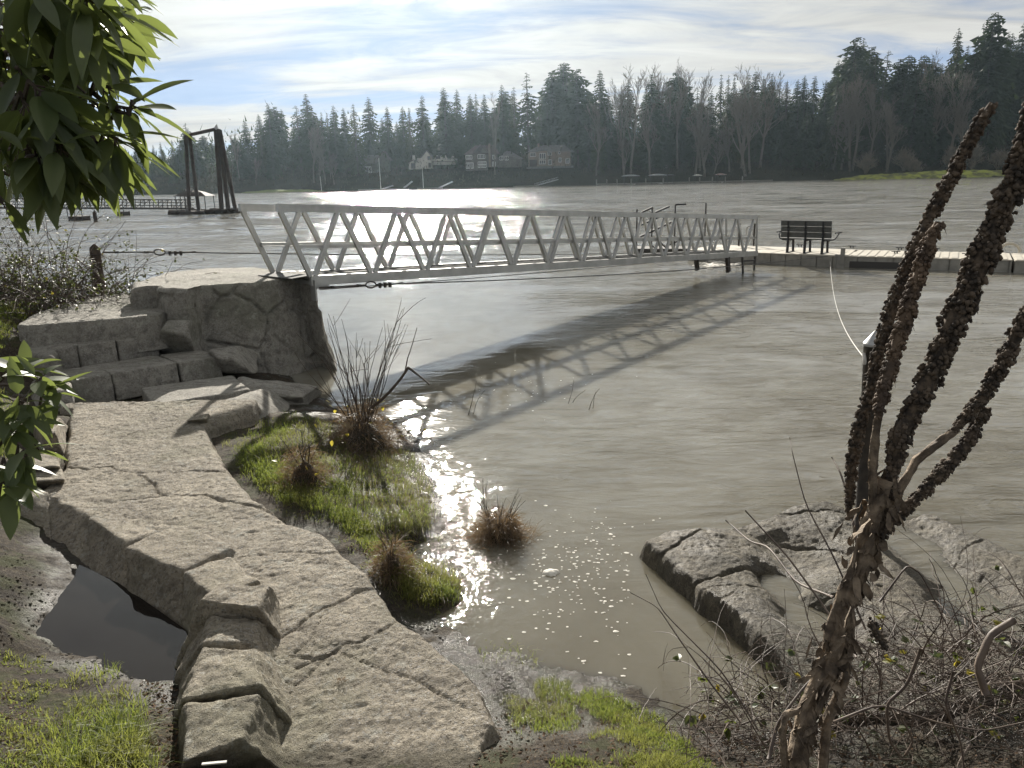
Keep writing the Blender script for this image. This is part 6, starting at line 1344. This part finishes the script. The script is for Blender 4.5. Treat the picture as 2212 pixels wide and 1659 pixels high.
LP = smooth_path([(1715, 1659), (1744, 1539), (1794, 1440), (1815, 1337), (1860, 1221), (1885, 1118), (1914, 1035)], (1.40, D0), 8)
for i in range(260):                      # shrivelled leaves hanging along the stalk
    p = LP[int(g.integers(len(LP)))]+g.normal(0, .017, 3); d = np.array([g.normal(0, .55), g.normal(0, .4), -1]); L = g.uniform(.015, .06); w = g.uniform(.006, .018); n = 7
    d /= np.linalg.norm(d); s = np.cross(d, rnd_unit(g)); s /= np.linalg.norm(s); t = np.linspace(0, 1, n); G = p+t[:, None, None]*d*L+(np.array([-1, -.4, .4, 1])[None, :, None]*s)*w*.5*np.sin(math.pi*(t*.85+.1))[:, None, None]
    G = G+.35*w*np.stack([fbm(G*70+i, 2), fbm(G*70+i+9, 2), fbm(G*70+i+21, 2)], -1)+np.array([0, -1, 0])*(np.array([1, .2, .2, 1])[None, :, None]*w*.35); m.grid(G)
pbuild(m, 'withered_leaves', M_MULLD, mu, True)

# ================================================================== LITTER
def litter(name, lab, polys, seed, m_, sz=(.008, .03), lift=.006):
    g = np.random.default_rng(seed); m = MB()
    for poly, n in polys:
        q = inside_px(poly, n, seed); p = onground(q[:, 0], q[:, 1])
        for c in p: leaf(m, c+[0, 0, lift], (g.normal(), g.normal(), g.normal()*.4), np.array([0, 0, 1])+rnd_unit(g)*.7, g.uniform(*sz), g.uniform(*sz)*.6, g.uniform(-.4, .6), g.uniform(-.5, .6), True, 4)
    tag(m.build(name, m_, None, True), lab, kind='stuff')
M_LITTER = leafmat('leaf_litter', (0.15, 0.10, 0.065), (0.06, 0.042, 0.03), (0.16, 0.10, 0.05), 0.85, 0.15, 25, 0.1)
litter('leaf_litter', 'brown dead leaves and crumbs of soil on the muddy ground', [([(0, 1480), (120, 1560), (200, 1560), (120, 1720), (-30, 1720)], 420), ([(300, 1470), (385, 1480), (400, 1700), (330, 1700), (320, 1560)], 420), ([(1000, 1580), (1180, 1500), (1420, 1560), (1500, 1720), (900, 1720)], 700), ([(1480, 1560), (1700, 1560), (1760, 1720), (1480, 1720)], 500), ([(540, 950), (700, 1080), (860, 1240), (800, 1220), (640, 1100), (520, 1010)], 200), ([(1750, 1560), (2250, 1540), (2250, 1720), (1750, 1720)], 500)], 71, M_LITTER)
def clods(name, lab, polys, seed, m_, r):
    g = np.random.default_rng(seed); m = MB()
    for poly, n in polys:
        q = inside_px(poly, n, seed+1); p = onground(q[:, 0], q[:, 1])
        for c in p:
            k = r[0]+(r[1]-r[0])*g.random()**3; m.add(c+ICO*k*g.uniform((.7, .7, .3), (1.4, 1.4, .7))*g.uniform(.75, 1.2, (12, 1)), T=IT)
    tag(m.build(name, m_, None, False), lab, kind='stuff')
clods('mud_clods', 'small wet clods and pebbles along the muddy edges', [([(880, 1350), (940, 1350), (1010, 1430), (1110, 1460), (1120, 1560), (1080, 1540), (1040, 1450), (960, 1385)], 450), ([(300, 1470), (400, 1490), (400, 1720), (340, 1720), (330, 1560)], 350), ([(90, 1375), (215, 1412), (300, 1468), (160, 1470), (60, 1430)], 400), ([(0, 1180), (60, 1200), (130, 1290), (60, 1380), (-20, 1400)], 400), ([(490, 960), (560, 960), (620, 1080), (560, 1060)], 250), ([(1090, 1480), (1180, 1480), (1200, 1720), (1070, 1720)], 300)], 81, M_MUD, (.002, .013))
# ================================================================== SMALL THINGS
g = np.random.default_rng(8); m = MB()
fpx = np.concatenate([g.normal((1260, 1215), (95, 55), (230, 2)), g.uniform((1000, 1130), (1450, 1480), (160, 2)), g.normal((1130, 850), (90, 25), (50, 2))])
for x, y in fpx:
    p = P(x, y, .004); k = 7
    if ground(p[0], p[1]) > -.01 or (x > 1368 and y > 1140): continue
    r = g.uniform(.003, .011)*(1.6 if g.random() < .1 else 1); th = np.arange(k)*6.283/k; e = g.uniform(.6, 1.3, k); m.add(np.concatenate([np.c_[p[0]+r*e*np.cos(th)*1.3, p[1]+r*e*np.sin(th), np.full(k, .002)], [[p[0], p[1], .002+r*.45]]]), T=[(i, (i+1) % k, k) for i in range(k)])
tag(m.build('foam', M_FOAM, None, True), 'small flecks of pale foam scattered on the muddy cove', kind='stuff')
p = P(1190, 1238, .0); th = np.arange(26)*6.283/26; m = MB(); G = []
for f, z in ((1, -.002), (.93, .012), (.7, .02), (.35, .026), (.02, .028)): G.append(np.c_[p[0]+f*.055*np.cos(th)*(1+.2*np.sin(2*th+1)), p[1]+f*.048*np.sin(th)*(1+.15*np.sin(3*th)), z+.004*np.sin(th*5)*f])
tag(MB().grid(np.array(G), close=True).build('foam_patch', M_FOAM, None, True), 'largest blob of cream foam floating in the middle of the cove', 'foam')
# splash where the current hits the gangway legs
m = MB(); g = np.random.default_rng(15)
for i in range(90):
    x = g.normal(1545, 22); y = 571+g.normal(0, 4)+abs(x-1545)*.06; q = P(x, y, .0); r = g.uniform(.03, .10); m.add(q+ICO*np.array([r*1.8, r, r*.45])*g.uniform(.7, 1.2, (12, 1)), T=IT)
tag(m.build('splash', M_FOAM, None, True), 'white splash of water round the gangway legs', kind='stuff')
for x, y, lab, s in ((753, 1413-160, 'small pale curled leaf lying near the right edge of the path', .02), (717, 1391, 'pale broken leaf lying on the path beside a crack', .016), (705, 1412, 'light scrap of leaf just left of the crack junction', .012)):
    q = Pp(x, y, PAs+.012, PBs); m = MB(); leaf(m, q, (1, .3, .15), (0, 0, 1), s*2.2, s*1.3, .2, .5, True, 5); tag(m.build('fallen_leaf', simple('pale_leaf', (.5, .46, .38), None, .8)), lab, 'leaf')
q = Pp(738, 1472, PAs+.005, PBs); m = MB(); tuft(m, g, q, .02, .02, 60, .03, .3, .0008); tag(m.build('moss_tuft', M_DRY), 'tiny dark tuft of moss growing in the middle of the path', 'moss')
q = P(462, 1650, .56); m = MB(); m.bar(q-[.05, 0, 0], q+[.05, .01, 0], .012, .006); tag(m.build('white_stick', M_TRIM), 'white stick end lying under the nearest curb rock', 'stick')

# ================================================================== AIR
hz = MB().box((0, 190, 64), (1100, 800, 132)); hzo = hz.build('haze', None)
def _haze(s):
    v = s.N('ShaderNodeVolumePrincipled', {'Color': (0.66, 0.85, 1.0, 1), 'Density': 0.00008, 'Anisotropy': 0.74}); s.nt.links.new(v.outputs[0], s.out.inputs['Volume'])
hzo.data.materials.append(mat('river_haze', _haze)); tag(hzo, 'thin blue grey haze over the river and far woods', kind='stuff')
